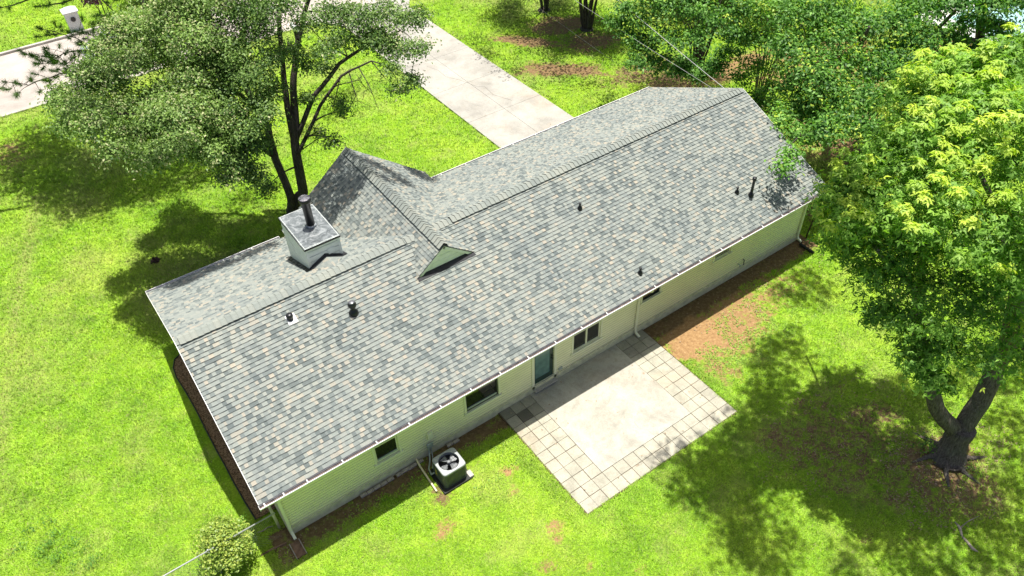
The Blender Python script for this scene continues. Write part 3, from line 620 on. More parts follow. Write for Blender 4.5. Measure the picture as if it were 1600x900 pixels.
# gutters
def gutter(x0, x1, y, z, d, straps):
    """open trough; d = -1 hangs on the back eave, +1 on the front"""
    pr = [(0, 0), (0, -.075), (.085, -.085), (.118, -.03), (.118, .0), (.108, .0), (.108, .006), (.130, .006), (.130, -.033), (.09, -.095), (-.004, -.085), (-.004, 0)]
    V = [(x, y+d*a, z+b) for x in (x0, x1) for a, b in pr]; k = len(pr); mb = MB()
    mb.add(V, [(i, (i+1) % k, k+(i+1) % k, k+i) for i in range(k)]+[(0, 1, 2, 3), (k+3, k+2, k+1, k)])
    for x in (x0, x1): mb.box(x-.004, x+.004, y+min(0, d*.128), y+max(0, d*.128), z-.095, z+.003)
    g = mb.build('gutter', ML['white'], house)
    mb = MB(); mb.add([(x0+.01, y+d*.003, z-.05), (x1-.01, y+d*.003, z-.05), (x1-.01, y+d*.115, z-.055), (x0+.01, y+d*.115, z-.055)], [(0, 1, 2, 3)]); mb.build('gutter_debris', ML['gutin'], g)
    for x in straps: mb = MB(); mb.box(x-.014, x+.014, y+min(0, d*.125), y+max(0, d*.125), z-.004, z+.006); mb.build('hanger_strap', ML['white'], g)
gutter(XL-.02, XR+.02, -OV-.004, H-.005, -1, [XL+.12, XL+.62]+[XL+1.25+.98*k for k in range(21)])
gutter(XL, 11.6, YF1+.014, roof_z(YF1)-.01, 1, [7.6+k for k in range(4)]); gutter(17.5, XR, YF2+.002, roof_z(YF2)-.01, 1, [17.9+1.1*k for k in range(10)])
# downspouts
def downspout(x, zt=2.5):
    mb = MB(); w, t = .04, .03
    P = [(x, -OV-.06, zt), (x, -OV-.05, zt-.08), (x, -.06, zt-.4), (x, -.055, .22), (x, -.09, .13), (x, -.26, .07)]
    for a, b in zip(P[:-1], P[1:]):
        a = np.array(a); b = np.array(b); d = b-a; L = np.linalg.norm(d); d /= L; n = np.cross([1, 0, 0], d); mb.obox((a+b)/2, (w, 0, 0), d*(L/2+.012), n*t)
    return mb.build('downspout', ML['trim'], house, bevel=.006)
downspout(WL+.02); downspout(19.93); downspout(28.13)
# chimney
cx0, cx1, cy0, cy1, cz = 11.178, 12.294, 4.881, 6.737, 4.945
ch = MB(); ch.box(cx0+.045, cx1-.045, cy0+.045, cy1-.045, 3.2, cz-.05)
for k in range(8):                                   # lap boards, tall faces
    z = 3.45+k*.19
    for (a, b, c, d) in ((cx0+.02, cx1-.02, cy0+.018, cy0+.029), (cx0+.018, cx0+.029, cy0+.02, cy1-.02), (cx0+.02, cx1-.02, cy1-.029, cy1-.018), (cx1-.029, cx1-.018, cy0+.02, cy1-.02)):
        ch.box(a, b, c, d, z, z+.172)
for x in (cx0+.012, cx1-.09):
    ch.box(x, x+.078, cy0+.008, cy0+.017, 3.4, cz-.06)
ch.box(11.85, 12.05, cy0+.0, cy0+.017, 4.42, 4.62)
chim = ch.build('chimney', ML['siding'], house, bevel=.003)
mb = MB(); mb.box(cx0-.01, cx1+.01, cy0-.01, cy1+.01, cz-.012, cz); mb.build('chimney_cap', ML['metal'], chim, bevel=.004)
mb = MB(); mb.box(cx0-.016, cx1+.016, cy0-.016, cy1+.016, cz-.07, cz-.013); mb.build('cap_edge', ML['black'], chim)
fl = MB(); fc = (11.82, 5.818, cz); fl.lathe(fc, [(.125, .0), (.125, .86), (.17, .87), (.175, .88), (.175, 1.0), (.168, 1.0), (.168, .97), (.12, .965)], 28); fl.build('flue', ML['black'], chim, True)
fl = MB(); fl.lathe(fc, [(.168, .972), (.168, .985), (.09, 1.0), (.0, 1.012)], 24); fl.box(fc[0]-.17, fc[0]+.17, fc[1]-.004, fc[1]+.004, cz+1.0, cz+1.012)
for an in range(0, 180, 60): fl.obox((fc[0], fc[1], cz+1.0), (.165*math.cos(R(an)), .165*math.sin(R(an)), 0), (-.004*math.sin(R(an)), .004*math.cos(R(an)), 0), (0, 0, .006))
fl.build('flue_cap', plain('spun_steel', (.32, .31, .33), .25, .6, .2, 12, .7), chim)
fl = MB(); fl.lathe(fc, [(.19, .003), (.19, .02), (.135, .05), (.128, .05)], 24); fl.build('storm_collar', ML['metal'], chim, True)
# flashing round the chimney and the cricket behind it
fm = MB()
def rp(x, y, e=.03): return (x, y, roof_z(y)+e)
fm.add([rp(cx0-.13, cy1+.1), rp(cx0-.13, cy0-.1), rp(cx0+.03, cy0-.1), rp(cx0+.03, cy1+.1)], [(0, 1, 2, 3)])
fm.add([rp(cx1-.03, cy1+.1), rp(cx1-.03, cy0-.06), rp(cx1+.1, cy0-.06), rp(cx1+.1, cy1+.1)], [(0, 1, 2, 3)])
cm = 11.74; zc = roof_z(cy0)+.26
fm.add([(cx0-.0, cy0-.06, roof_z(cy0-.06)+.04), (cx0, cy0+.02, roof_z(cy0)+.07), (cm, cy0+.02, zc+.10), (cm, cy0-.06, zc+.03), (cx1, cy0+.02, roof_z(cy0)+.07), (cx1, cy0-.06, roof_z(cy0-.06)+.04)], [(0, 3, 2, 1), (3, 5, 4, 2)])
fm.build('chimney_flashing', ML['flash'], roof)
cr = MB(); yk = YR+(RZ-zc)/M
for x in (cx0, cx1):
    A = np.array([x, cy0, roof_z(cy0)+.03]); B = np.array([cm, cy0, zc+.02]); C = np.array([cm, yk, zc+.02]); n = 7
    for i in range(n):     # cut in course strips
        for j in range(5):
            f0, f1 = i/n, (i+1)/n; g0, g1 = j/5, (j+1)/5
            P = lambda f, g_: (A+(B-A)*f)*(1-g_)+(np.array([A[0]+(B[0]-A[0])*f, cy0-(cy0-yk)*f, A[2]+(B[2]-A[2])*f]))*g_
            cr.add([P(f0, g0), P(f1, g0), P(f1, g1), P(f0, g1)] if x == cx0 else [P(f0, g0), P(f0, g1), P(f1, g1), P(f1, g0)], [(0, 1, 2, 3)], (random.uniform(.2, .9), 0, 0))
cr.build('cricket_shingles', roofm, roof, attr='tone')
# roof vents
def vent_base(p, w, m, name='flashing'):
    x, y, z = p; mb = MB(); n = np.array([0, -M*cs, cs]); mb.obox(np.array(p)+n*.026, (w, 0, 0), up*w*1.1, n*.004); return mb
def boot(p):
    x, y, z = p; o = MB(); o.lathe((x, y, z-.03), [(.085, 0), (.08, .08), (.05, .13), (.035, .14), (.034, .22), (.045, .225), (.045, .26), (.02, .27)], 16); o = o.build('vent_pipe', ML['black'], roof, True); return o
def roofpt(x, y): return (x, y, roof_z(y)+.02)
for u, v in ((906, 327), (1151, 302), (1000, 428)): p = at_roof(u, v); boot(roofpt(p[0], p[1]))
p = at_roof(1173, 306); o = MB(); o.lathe((p[0], p[1], p[2]-.02), [(.1, 0), (.1, .09), (.065, .14), (.05, .15), (.045, .68), (.07, .685), (.07, .78), (.02, .79)], 18); o.build('tall_vent_pipe', ML['black'], roof, True)
p = at_roof(553, 489); o = MB(); o.lathe((p[0], p[1], p[2]-.04), [(.14, 0), (.13, .1), (.08, .17), (.06, .19), (.06, .27), (.1, .29), (.12, .33), (.12, .40), (.09, .45), (.03, .47)], 22); tv = o.build('turbine_vent', ML['black'], roof, True)
o = MB(); o.lathe((p[0], p[1], p[2]-.04), [(.10, .452), (.07, .478), (.02, .486)], 22); o.build('vent_cap', plain('vent_cap_metal', (.2, .2, .21), .3, .6, .1, 8, .5), tv, True)
p = at_roof(454, 499); mb = vent_base((p[0]+.02, p[1]-.02, p[2]), .13, 0); mb.build('vent_flashing', ML['white'], roof)
o = MB(); o.lathe((p[0]+.0, p[1], p[2]-.02), [(.09, 0), (.09, .13), (.1, .14), (.1, .18), (.075, .22), (.02, .23)], 18); o.build('round_vent', ML['black'], roof, True)

# ------------------------------------------------------------------ AC unit
ac = empty('air_conditioner', (11.93, -1.04, 0), 'grey outdoor air conditioning unit with round fan on a black pad by the back wall', 'air conditioner')
x0, x1, y0, y1, zt = 11.59, 12.34, -1.39, -.67, .72
mb = MB(); mb.box(x0-.1, x1+.1, y0-.1, y1+.1, -.02, .07); mb.build('pad', ML['edging'], ac, bevel=.01)
def rrect(x0, x1, y0, y1, r, n=6):
    P = []
    for cx, cy, a0 in ((x1-r, y0+r, -90), (x1-r, y1-r, 0), (x0+r, y1-r, 90), (x0+r, y0+r, 180)):
        for k in range(n+1): a = R(a0+90*k/n); P.append((cx+r*math.cos(a), cy+r*math.sin(a)))
    return P
mb = MB(); Rr = rrect(x0+.015, x1-.015, y0+.015, y1-.015, .07); k = len(Rr)
mb.add([(a, b, .07) for a, b in Rr]+[(a, b, zt-.06) for a, b in Rr], [(i, (i+1) % k, k+(i+1) % k, k+i) for i in range(k)]); cab = mb.build('coil_core', ML['black'], ac)
mb = MB()
for i in range(k):           # vertical louvre ribs
    a = np.array(Rr[i]); b = np.array(Rr[(i+1) % k]); L = np.linalg.norm(b-a)
    m_ = max(1, int(L/.035))
    for j in range(m_):
        c = a+(b-a)*(j+.5)/m_; d = (b-a)/L; nrm = np.array([d[1], -d[0]]); mb.obox((c[0]+nrm[0]*.006, c[1]+nrm[1]*.006, (.07+zt-.06)/2), (d[0]*.009, d[1]*.009, 0), (nrm[0]*.009, nrm[1]*.009, 0), (0, 0, (zt-.13)/2))
mb.build('louvre_panel', ML['acside'], ac)
# top panel with a real round opening
cxm, cym, rf_ = (x0+x1)/2, (y0+y1)/2, .30; n = 64; mb = MB(); hx, hy, rc = (x1-x0)/2, (y1-y0)/2, .09
def sq(t, k=1.):      # rounded square outline at angle t
    c, s__ = math.cos(t), math.sin(t); p = 9.; r_ = ((abs(c)/hx)**p+(abs(s__)/hy)**p)**(-1/p); return (cxm+c*r_*k, cym+s__*r_*k)
T_ = [2*math.pi*i/n for i in range(n)]; Ro = [sq(t) for t in T_]; Ri = [(cxm+rf_*math.cos(t), cym+rf_*math.sin(t)) for t in T_]
V = [(*q, zt-.075) for q in Ro]+[(*q, zt-.015) for q in Ro]+[(*sq(t, .96), zt) for t in T_]+[(*q, zt+.004) for q in Ri]+[(*q, zt-.11) for q in Ri]
mb.add(V, [(r_*n+i, r_*n+(i+1) % n, (r_+1)*n+(i+1) % n, (r_+1)*n+i) for r_ in range(4) for i in range(n)]); mb.build('top_panel', ML['acgrey'], ac)
mb = MB()
for rr_ in (.05, .09, .13, .17, .21, .25, .285): mb.tube([(cxm+rr_*math.cos(R(a)), cym+rr_*math.sin(R(a)), zt+.004-.0+.012*(1-(rr_/.29)**2)) for a in range(0, 361, 15)], .0025, 4, False)
for a in range(0, 360, 45): mb.tube([(cxm+r_*math.cos(R(a)), cym+r_*math.sin(R(a)), zt+.004+.012*(1-(r_/.29)**2)) for r_ in (.04, .15, .29)], .003, 4)
mb.build('fan_guard', ML['black'], ac)
fan = MB(); fan.lathe((cxm, cym, zt-.12), [(.055, 0), (.06, .09), (.05, .115), (.0, .12)], 20)
for q in range(4):
    a0 = R(20+90*q); V = []
    for rr_, wd in ((.05, .25), (.12, .42), (.2, .50), (.27, .42)):
        for sg in (-1, 1): V.append((cxm+rr_*math.cos(a0+sg*wd), cym+rr_*math.sin(a0+sg*wd), zt-.075+sg*.022))
    fan.add(V, [(0, 1, 3, 2), (2, 3, 5, 4), (4, 5, 7, 6)])
fan.build('fan', ML['blade'], ac)
mb = MB(); mb.box(x0-.0, x0+.012, y1-.28, y1-.18, .2, .5); mb.build('service_tag', plain('yellow_tag', (.65, .55, .12), .5, .4, .1, 5), ac)
mb = MB(); mb.box(x1+.02, x1+.16, y0-.07, y0+.16, .0, .085); o = mb.build('concrete_block', ML['kerb'], bevel=.01); tag(o, 'small pale concrete block wedged beside the air conditioner pad', 'block')
# condensate pipe, bricks, splash block
mb = MB(); mb.tube([(11.40, -.05, .16), (11.38, -.3, .1), (11.35, -1.28, .06)], .028, 10); o = mb.build('drain_pipe', ML['plastic']); tag(o, 'cream plastic drain pipe running from the wall over the soil', 'pipe')
proto = None; bl = [(9.62+.215*k, -.145+random.uniform(-.012, .012), random.uniform(-.05, .05)) for k in range(5)]+[(10.78+.2*k, -.13, .02*k) for k in range(3)]+[(11.26, -.13, 0), (11.48, -.12, .1), (12.5, -.14, 0), (12.72, -.14, .05)]
for i, (x, y, a) in enumerate(bl):
    if proto is None:
        mb = MB(); mb.box(-.1, .1, -.045, .045, 0, .06); proto = mb.build('brick', ML['brick'], bevel=.005); o = proto
    else: o = proto.copy(); COL.objects.link(o)
    o.location = (x, y, .0+.02*(i % 2 == 0)); o.rotation_euler = (0, 0, a); tag(o, 'pale brick laid in the edging row at the foot of the back wall', 'brick', 'edging bricks along the back wall')
sb = empty('splash_block', at(466, 858, .04), 'brown splash block on the soil under the left downspout', 'splash block')
q = at(466, 858, .04)
mb = MB(); mb.box(q[0]-.13, q[0]+.13, q[1]-.25, q[1]+.25, .0, .05); mb.build('tray', ML['wood'], sb)
mb = MB(); mb.box(q[0]-.15, q[0]-.125, q[1]-.26, q[1]+.26, .0, .085); mb.box(q[0]+.125, q[0]+.15, q[1]-.26, q[1]+.26, .0, .085); mb.build('rim', ML['root'], sb, bevel=.006)
mb = MB(); a, b = at(1250, 381, .08), at(1271, 395, .06); mb.tube([a, (a+b)/2, b], .06, 12); o = mb.build('drain_extension', ML['edging']); tag(o, 'black corrugated drain extension lying at the right end of the back wall', 'drain pipe')
# flower bed at the left gable end
bd = [(283, 553), (273, 562), (271, 575), (276, 590), (290, 612), (306, 640), (322, 672), (338, 703), (352, 728), (366, 755), (383, 785), (400, 812)]
bp = [at(u, v, .05) for u, v in bd]
mb = MB(); n = len(bp); mb.v = [tuple(q[:2])+(.05,) for q in bp]+[(WL-.02, q[1], .07) for q in bp]; mb.f = [(i, i+1, n+i+1, n+i) for i in range(n-1)]; mb.a = [(0, 0, 0)]*(n-1)
tag(mb.build('flower_bed', ML['mulch']), kind='structure')
mb = MB(); mb.tube([(q[0], q[1], .07) for q in bp], .022, 6); o = mb.build('garden_edging', ML['edging']); tag(o, 'thin black edging curving round the mulch bed at the left end wall', 'garden edging')
litter('mulch_chips', 'brown wood chips covering the narrow bed by the left wall', 'mulch', [(6.95, 4.5+0*k, .5, 4, 1) for k in range(1)], ML['mulch'], .03)

# ------------------------------------------------------------------ chain link fence at the left corner
fe = empty('chain_link_fence', (5.4, 0.03, 0), 'low galvanised chain link fence leading to the left corner of the house', 'fence')
mb = MB(); ry = .03; mb.tube([(-2.5, ry, 1.2), (2, ry, 1.2), (7.3, ry, 1.2)], .021, 8); mb.build('top_rail', ML['galv'], fe, True)
for x in (-1.9, .55, 3.0, 5.5): mb = MB(); mb.tube([(x, ry, -.1), (x, ry, 1.22)], .026, 8); mb.lathe((x, ry, 1.21), [(.032, 0), (.03, .03), (.01, .045)], 10); mb.build('post', ML['galv'], fe, True)
mb = MB(); step = .09
for i in range(int(9.8/step)+14):
    for sg in (1, -1):
        xa = -2.5+(i-13)*step if sg > 0 else -2.5+i*step; xb = xa+sg*1.15; za, zb_ = .04, 1.19
        if min(xa, xb) < -2.5 or max(xa, xb) > 7.3: continue
        mb.tube([(xa, ry+.025, za), (xb, ry+.03, zb_)], .0016, 3, False)
mb.build('mesh', ML['galv'], fe)
mb = MB(); mb.tube([(7.27, .35, -.1), (7.25, .36, 1.15)], .04, 10); o = mb.build('fence_post', ML['found'], smooth=True); tag(o, 'weathered grey post in the shade by the left house corner', 'post')
mb = MB(); mb.tube([(28.5, -.2, -.1), (28.75, -.15, 1.35)], .03, 8); o = mb.build('fence_post', ML['rust'], smooth=True); tag(o, 'dark rusty post standing off the right corner of the house', 'post')
mb = MB(); P = [at(*q, .03) for q in ((402, 832), (412, 829), (418, 824), (427, 822))]; mb.tube(P, [.012, .02, .016, .008], 6); o = mb.build('stick', ML['root']); tag(o, 'bare pale stick lying in the shade by the left house corner', 'stick')
mb = MB(); P = [at(*q, .02) for q in ((408, 868), (425, 858), (448, 848))]; mb.tube(P, .03, 6); o = mb.build('timber_edging', ML['wood']); tag(o, 'half buried brown timber edging by the left downspout', 'timber')

# ------------------------------------------------------------------ overhead wires
def wire(pts, r, m, label):
    a, b = np.array(pts[0]), np.array(pts[1]); P = []
    for k in range(25): t = k/24; q = a+(b-a)*t; q[2] -= 4*.35*t*(1-t); P.append(q)
    mb = MB(); mb.tube(P, r, 5, False); o = mb.build('overhead_cable', m); tag(o, label, 'cable', 'cables strung over the front yard')
def onray(u, v, dist): d = ray(u, v); return CAM+d*dist
wire([(28.42, 4.6, 4.12), onray(600, -330, 50)], .013, ML['wire'], 'thickest pale overhead cable rising from the right end of the ridge')
wire([(28.42, 5.1, 3.9), onray(560, -240, 52)], .007, ML['wire'], 'middle thin cable slanting over the front yard from the right roof end')
wire([(28.3, 8.6, 2.6), onray(600, -180, 58)], .006, ML['wdark'], 'faintest leftmost cable passing behind the right roof corner')

# ------------------------------------------------------------------ TREES
def leaf_mesh(name, C, N_, L, Wd, matl, parent, tone, tip, lobes=1, droop=.25):
    """C centres, N_ leaf normals, L length each; every leaf a folded blade (or a few lobes)"""
    n = len(C); N_ = N_/(np.linalg.norm(N_, axis=1, keepdims=True)+1e-9)
    a = rng.normal(size=(n, 3)); T = np.cross(N_, a); T /= np.linalg.norm(T, axis=1, keepdims=True)+1e-9; B = np.cross(N_, T)
    Vs = []; tn = []
    for k in range(lobes):
        ang = 0 if lobes == 1 else (k-(lobes-1)/2)*1.05; D = T*math.cos(ang)+B*math.sin(ang); E = np.cross(N_, D); Lk = (L*(1 if lobes == 1 or k == (lobes-1)/2 else .8))[:, None]
        tipP = C+D*Lk-N_*Lk*droop; mid = C+D*Lk*.45; w = Lk*Wd
        Vs.append(np.stack([C, mid+E*w+N_*w*.3, tipP, mid-E*w+N_*w*.3], 1)); tn.append(np.stack([tone, tip, tone], -1))
    V = np.concatenate(Vs, 0).reshape(-1, 3); F_ = np.arange(len(V)).reshape(-1, 4)
    return np_mesh(name, V, F_, matl, parent, fattr=np.concatenate(tn, 0))
def bez(a, b, sag, n=5):
    a, b = np.asarray(a, float), np.asarray(b, float); m = (a+b)/2+np.array([0, 0, sag])+rng.normal(0, .06, 3)*np.linalg.norm(b-a)*.5
    t = np.linspace(0, 1, n)[:, None]; return (1-t)**2*a+2*t*(1-t)*m+t*t*b
class Tree:
    def __init__(s, name, label, cat, base, bark, group=None):
        s.root = empty(name, tuple(base), label, cat, group); s.mb = MB(); s.sk = []; s.bark = bark; s.C = []; s.N = []; s.T = []; s.Tip = []; s.L = []; s.base = np.array(base, float)
    def limb(s, P, r, n=8):
        P = [np.asarray(q, float) for q in P]; D = []; k = 3     # resample with a little wander
        for i, (a, b) in enumerate(zip(P[:-1], P[1:])):
            for j in range(k):
                q = a+(b-a)*j/k
                if i+j > 0: q = q+rng.normal(0, .015, 3)
                D.append(q)
        D.append(P[-1]); r = np.interp(np.linspace(0, 1, len(D)), np.linspace(0, 1, len(r)), r)
        s.mb.tube(D, list(r), n); 
        for q, rr_ in zip(D, r): s.sk.append((q, rr_))
    def near(s, c):
        P = np.array([q for q, _ in s.sk]); rad = np.array([r_ for _, r_ in s.sk]); d = np.linalg.norm(P-c, axis=1)+np.maximum(0, P[:, 2]-c[2]+.3)*1.2
        i = d.argmin(); return P[i], rad[i]
    def clump(s, c, r, n, leaf=.12, squash=.65, twigs=6, tipp=.1, sub=.26, updir=.9, branch=True, tonem=.5):
        c = np.asarray(c, float)
        if branch:
            p, rad = s.near(c); P = bez(p, c, .12*np.linalg.norm(c-p), 6); r0 = min(rad*.6, .02+.012*np.linalg.norm(c-p)); s.mb.tube(P, list(np.linspace(r0, .012, 6)), 5)
            if np.linalg.norm(c-p) > 1.2:
                for q in P[2:]: s.sk.append((q, r0*.6))
        m = max(2, int(n/14)); th = rng.uniform(0, 2*np.pi, m); cz_ = rng.uniform(-.55, 1, m); q = np.sqrt(1-cz_**2); rr_ = r*(rng.random(m)**.45)
        TW = c+np.stack([rr_*q*np.cos(th), rr_*q*np.sin(th), rr_*cz_*squash], -1)
        for k in range(min(twigs, m)): s.mb.tube(bez(c, TW[k], .05, 4), [.012, .009, .006, .004], 3, False)
        per = rng.poisson(n/m, m)+2; idx = np.repeat(np.arange(m), per); k = len(idx)
        off = rng.normal(0, 1, (k, 3))*sub*np.array([1, 1, .55]); CC = TW[idx]+off
        out = (CC-c)/max(r, .3); NN = out*.55+np.array([0, 0, updir])+rng.normal(0, .5, (k, 3))
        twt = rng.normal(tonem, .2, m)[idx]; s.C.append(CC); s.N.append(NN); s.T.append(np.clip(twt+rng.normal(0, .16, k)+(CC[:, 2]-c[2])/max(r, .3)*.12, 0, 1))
        tt = (rng.random(m) < tipp)[idx] & (rng.random(k) < .75); s.Tip.append(tt*rng.uniform(.45, 1, k)); s.L.append(leaf*rng.uniform(.65, 1.25, k))
    def finish(s, leafm, Wd=.28, lobes=1, droop=.25):
        s.mb.build('trunk', s.bark, s.root, smooth=True)
        if s.C: leaf_mesh('crown', np.concatenate(s.C), np.concatenate(s.N), np.concatenate(s.L), Wd, leafm, s.root, np.concatenate(s.T), np.concatenate(s.Tip), lobes, droop)
def off_frame(P, m=70):
    u, v, w = px(P); return w < 1 or u < -m or u > 1600+m or v < -m or v > 900+m

# --- big maple in the back yard
A = Tree('maple_tree', 'big maple with forked rugged trunk and yellow green leaves in the back lawn', 'tree', (23.95, -9.05, 0), ML['barkA'])
f0 = np.array([24.1, -8.95, 1.15])
A.limb([(23.95, -9.05, -.15), (23.97, -9.04, .15), (24.02, -9.0, .55), f0], [.62, .42, .34, .36], 14)
A.limb([f0+(-.05, -.02, -.35), (24.6, -8.85, 1.9), (25.0, -8.65, 2.9), at(1575, 540, 4.2), at(1590, 470, 5.6), (24.6, -7.6, 8), (23.6, -7, 11), (23, -6.5, 14)], [.27, .26, .24, .22, .2, .16, .11, .05], 12)
A.limb([f0+(-.02, .02, -.3), at(1462, 640, 1.9), at(1450, 590, 3.0), at(1430, 500, 4.6), at(1440, 420, 6.2), at(1450, 320, 7.6)], [.24, .21, .19, .16, .11, .05], 12)
for an in (200, 250, 310, 20, 80, 140): 
    a = R(an); A.mb.tube([(23.95+.25*math.cos(a), -9.05+.25*math.sin(a), .12), (23.95+.6*math.cos(a+.1), -9.05+.6*math.sin(a+.1), .03), (23.95+1.2*math.cos(a+.25), -9.05+1.2*math.sin(a+.25), -.04)], [.13, .07, .03], 7)
A.limb([at(1440, 460, 5.3), at(1380, 400, 5.6), at(1320, 340, 5)], [.09, .06, .03], 6); A.limb([at(1590, 480, 5.4), at(1560, 330, 7), at(1500, 200, 8.2)], [.12, .08, .04], 7)
A.limb([at(1450, 400, 6.6), at(1400, 300, 7), at(1390, 240, 7.2)], [.08, .05, .03], 6)
lowA = [(1290,390,7,.7),(1330,440,6.6,.7),(1350,500,6.0,.6),(1400,560,5.4,.5),(1450,600,5,.45),(1380,440,6.8,1),(1410,500,6.2,1),(1440,540,5.6,.9),(1490,560,5.6,.9),(1530,500,6.2,1),(1590,560,5.4,.9),(1610,500,6,1),
        (1350,400,7.2,1),(1450,450,6.6,1),(1500,470,6.6,1),(1560,440,7,1),(1380,380,7.6,1),(1440,400,7.4,1.1),(1640,560,5.2,1),(1330,360,7.6,1)]
topA = [(1280,330,7.5,.7),(1300,300,8,.75),(1335,270,8.4,.8),(1365,240,8.7,.75),(1395,205,9,.8),(1425,165,9.4,.75),(1450,125,9.8,.75),(1480,110,9.8,.75),(1520,115,10,.9),(1560,100,10.2,.9),(1605,85,10.4,.9),(1650,100,10.4,1),(1350,320,8.2,.9),(1400,280,8.8,.95),(1450,220,9.4,.95),(1500,170,9.8,1),(1560,170,10,1),(1620,180,10,1),
        (1420,340,8.4,1),(1470,290,9,1),(1530,240,9.4,1),(1590,250,9.4,1),(1500,370,8.2,1.05),(1560,340,8.6,1.05),(1620,340,8.6,1.1),(1310,350,7.8,.8),(1590,410,7.8,1)]
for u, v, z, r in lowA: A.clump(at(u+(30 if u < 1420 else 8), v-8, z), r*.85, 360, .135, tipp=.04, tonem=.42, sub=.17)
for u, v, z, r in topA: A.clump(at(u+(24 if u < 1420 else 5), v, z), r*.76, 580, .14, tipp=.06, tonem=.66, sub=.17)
for u, v, z, r in topA:      # young yellow whorls at the branch tips
    c = at(u+(24 if u < 1420 else 5), v, z)
    for _ in range(7):
        d = rng.normal(size=3); d /= np.linalg.norm(d); d[2] = abs(d[2])*.6+.2; P = c+d*r*np.array([.98, .98, .75]); k = 22
        o_ = rng.normal(size=(k, 3)); o_[:, 2] = abs(o_[:, 2])*.6; o_ /= np.linalg.norm(o_, axis=1, keepdims=True)
        A.C.append(P+o_*rng.uniform(.04, .2, (k, 1))); A.N.append(o_*.5+np.array([0, 0, .9])+rng.normal(0, .25, (k, 3))); A.T.append(rng.uniform(.6, 1, k)); A.Tip.append(np.full(k, rng.uniform(.05, .75))); A.L.append(rng.uniform(.11, .18, k))
# high crown, above the picture: it casts the dappled shade beside the patio
shA = [(1075,740,14.4),(1100,775,14),(1120,720,14.2),(1150,770,14),(1135,810,13.8),(1160,700,14),(1190,640,13.6),(1205,585,13),(1225,560,13),(1215,600,13.4),(1200,740,13.6),(1130,750,14),(1110,745,14),(1180,800,13.8),(1165,740,14),(1215,540,13.6),(1235,640,13.6),(1190,700,13.8),(1150,830,13.6),(1200,670,13.8),(1170,865,13.6),(1210,850,13.4),(1250,460,13),(1270,450,13)]
shA2 = [(1330,880,12),(1400,870,12),(1450,800,12),(1500,820,11.6),(1540,760,12),(1580,820,11.6),(1540,880,11.4),(1480,890,11.4),(1590,740,12),(1560,660,11),(1600,600,11),(1580,700,11),(1500,700,12),(1480,600,11),(1540,560,11),(1590,520,11),(1620,780,11),(1620,860,11),(1440,880,12),(1570,610,11)]
for u, v, z in shA+shA2:
    P = sh(u, v, z); k = 0
    while not off_frame(P, 60) and k < 20: z += .35; P = sh(u, v, z); k += 1
    A.clump(P, .9, 150 if u < 1300 else 115, .2, tipp=.1, twigs=3, sub=.28)
A.finish(ML['leafA'], .17, 3, .2)

# --- front tree, several dark trunks
B = Tree('front_yard_tree', 'large grey green broadleaf tree with several dark trunks in front of the cross gable', 'tree', (13.35, 13.2, 0), ML['barkB'])
B.limb([(13.35, 13.2, -.1), (13.4, 13.2, .4), at(474, 300, 1.2), at(463, 240, 2.9), at(461, 180, 4.3), at(458, 120, 5.7), at(466, 60, 6.8), at(482, 0, 8), at(500, -60, 9.4)], [.34, .24, .2, .175, .15, .12, .1, .075, .05], 10)
B.limb([(13.25, 13.25, 0), at(455, 305, 1.1), at(430, 250, 2.4), at(418, 200, 3.7), at(385, 140, 5.1), at(368, 80, 6.4), at(395, 15, 7.8), at(400, -50, 9)], [.2, .16, .15, .14, .12, .1, .07, .04], 9)
B.limb([at(466, 250, 2.6), at(448, 170, 4.6), at(442, 100, 6), at(435, 30, 7.6), at(440, -40, 9)], [.12, .12, .1, .08, .05], 8)
B.limb([at(464, 215, 3.5), at(490, 150, 4.9), at(530, 100, 5.9), at(572, 70, 6.5), at(625, 48, 7.1)], [.1, .09, .07, .05, .025], 7)
B.limb([at(466, 240, 3.0), at(500, 165, 4.2), at(532, 120, 5.0), at(580, 95, 5.5), at(600, 100, 5.6)], [.08, .065, .05, .03, .015], 6)
B.limb([at(425, 235, 2.8), at(370, 165, 4.6), at(320, 110, 5.8), at(262, 80, 6.5), at(200, 75, 6.9)], [.1, .09, .07, .05, .03], 7)
B.limb([at(428, 245, 2.5), at(355, 190, 5), at(285, 180, 6), at(200, 178, 6.6), at(130, 170, 7)], [.09, .08, .06, .045, .02], 7)
B.limb([at(405, 175, 4.2), at(345, 120, 6.5), at(330, 50, 8)], [.08, .06, .03], 6)
for a_, b_, c_ in (((560,105,5.3),(575,130,4.9),(592,172,4.2)),((545,112,5.1),(556,150,4.6),(545,170,4.4)),((580,95,5.5),(600,120,5.2),(612,118,5)),((520,135,4.8),(560,125,4.8),(585,150,4.5)),((532,120,5),(520,170,4.2),(545,190,3.9)),((470,235,3),(495,218,3.1),(520,212,3.2)),
                   ((350,180,5),(330,150,5.4),(322,185,4.9)),((375,175,4.6),(345,175,4.9),(338,205,4.4)),((390,60,7.6),(370,40,7.8),(380,15,8.1)),((400,90,7),(420,60,7.4),(412,30,7.8))):
    B.mb.tube([at(*a_), at(*b_), at(*c_)], [.025, .017, .006], 5)
    for _ in range(5):
        p = at(*b_)+rng.normal(0, .1, 3); B.mb.tube([p, p+rng.normal(0, .22, 3)+np.array([0, 0, -.08]), p+rng.normal(0, .4, 3)+np.array([0, 0, -.25])], [.011, .007, .003], 3, False)
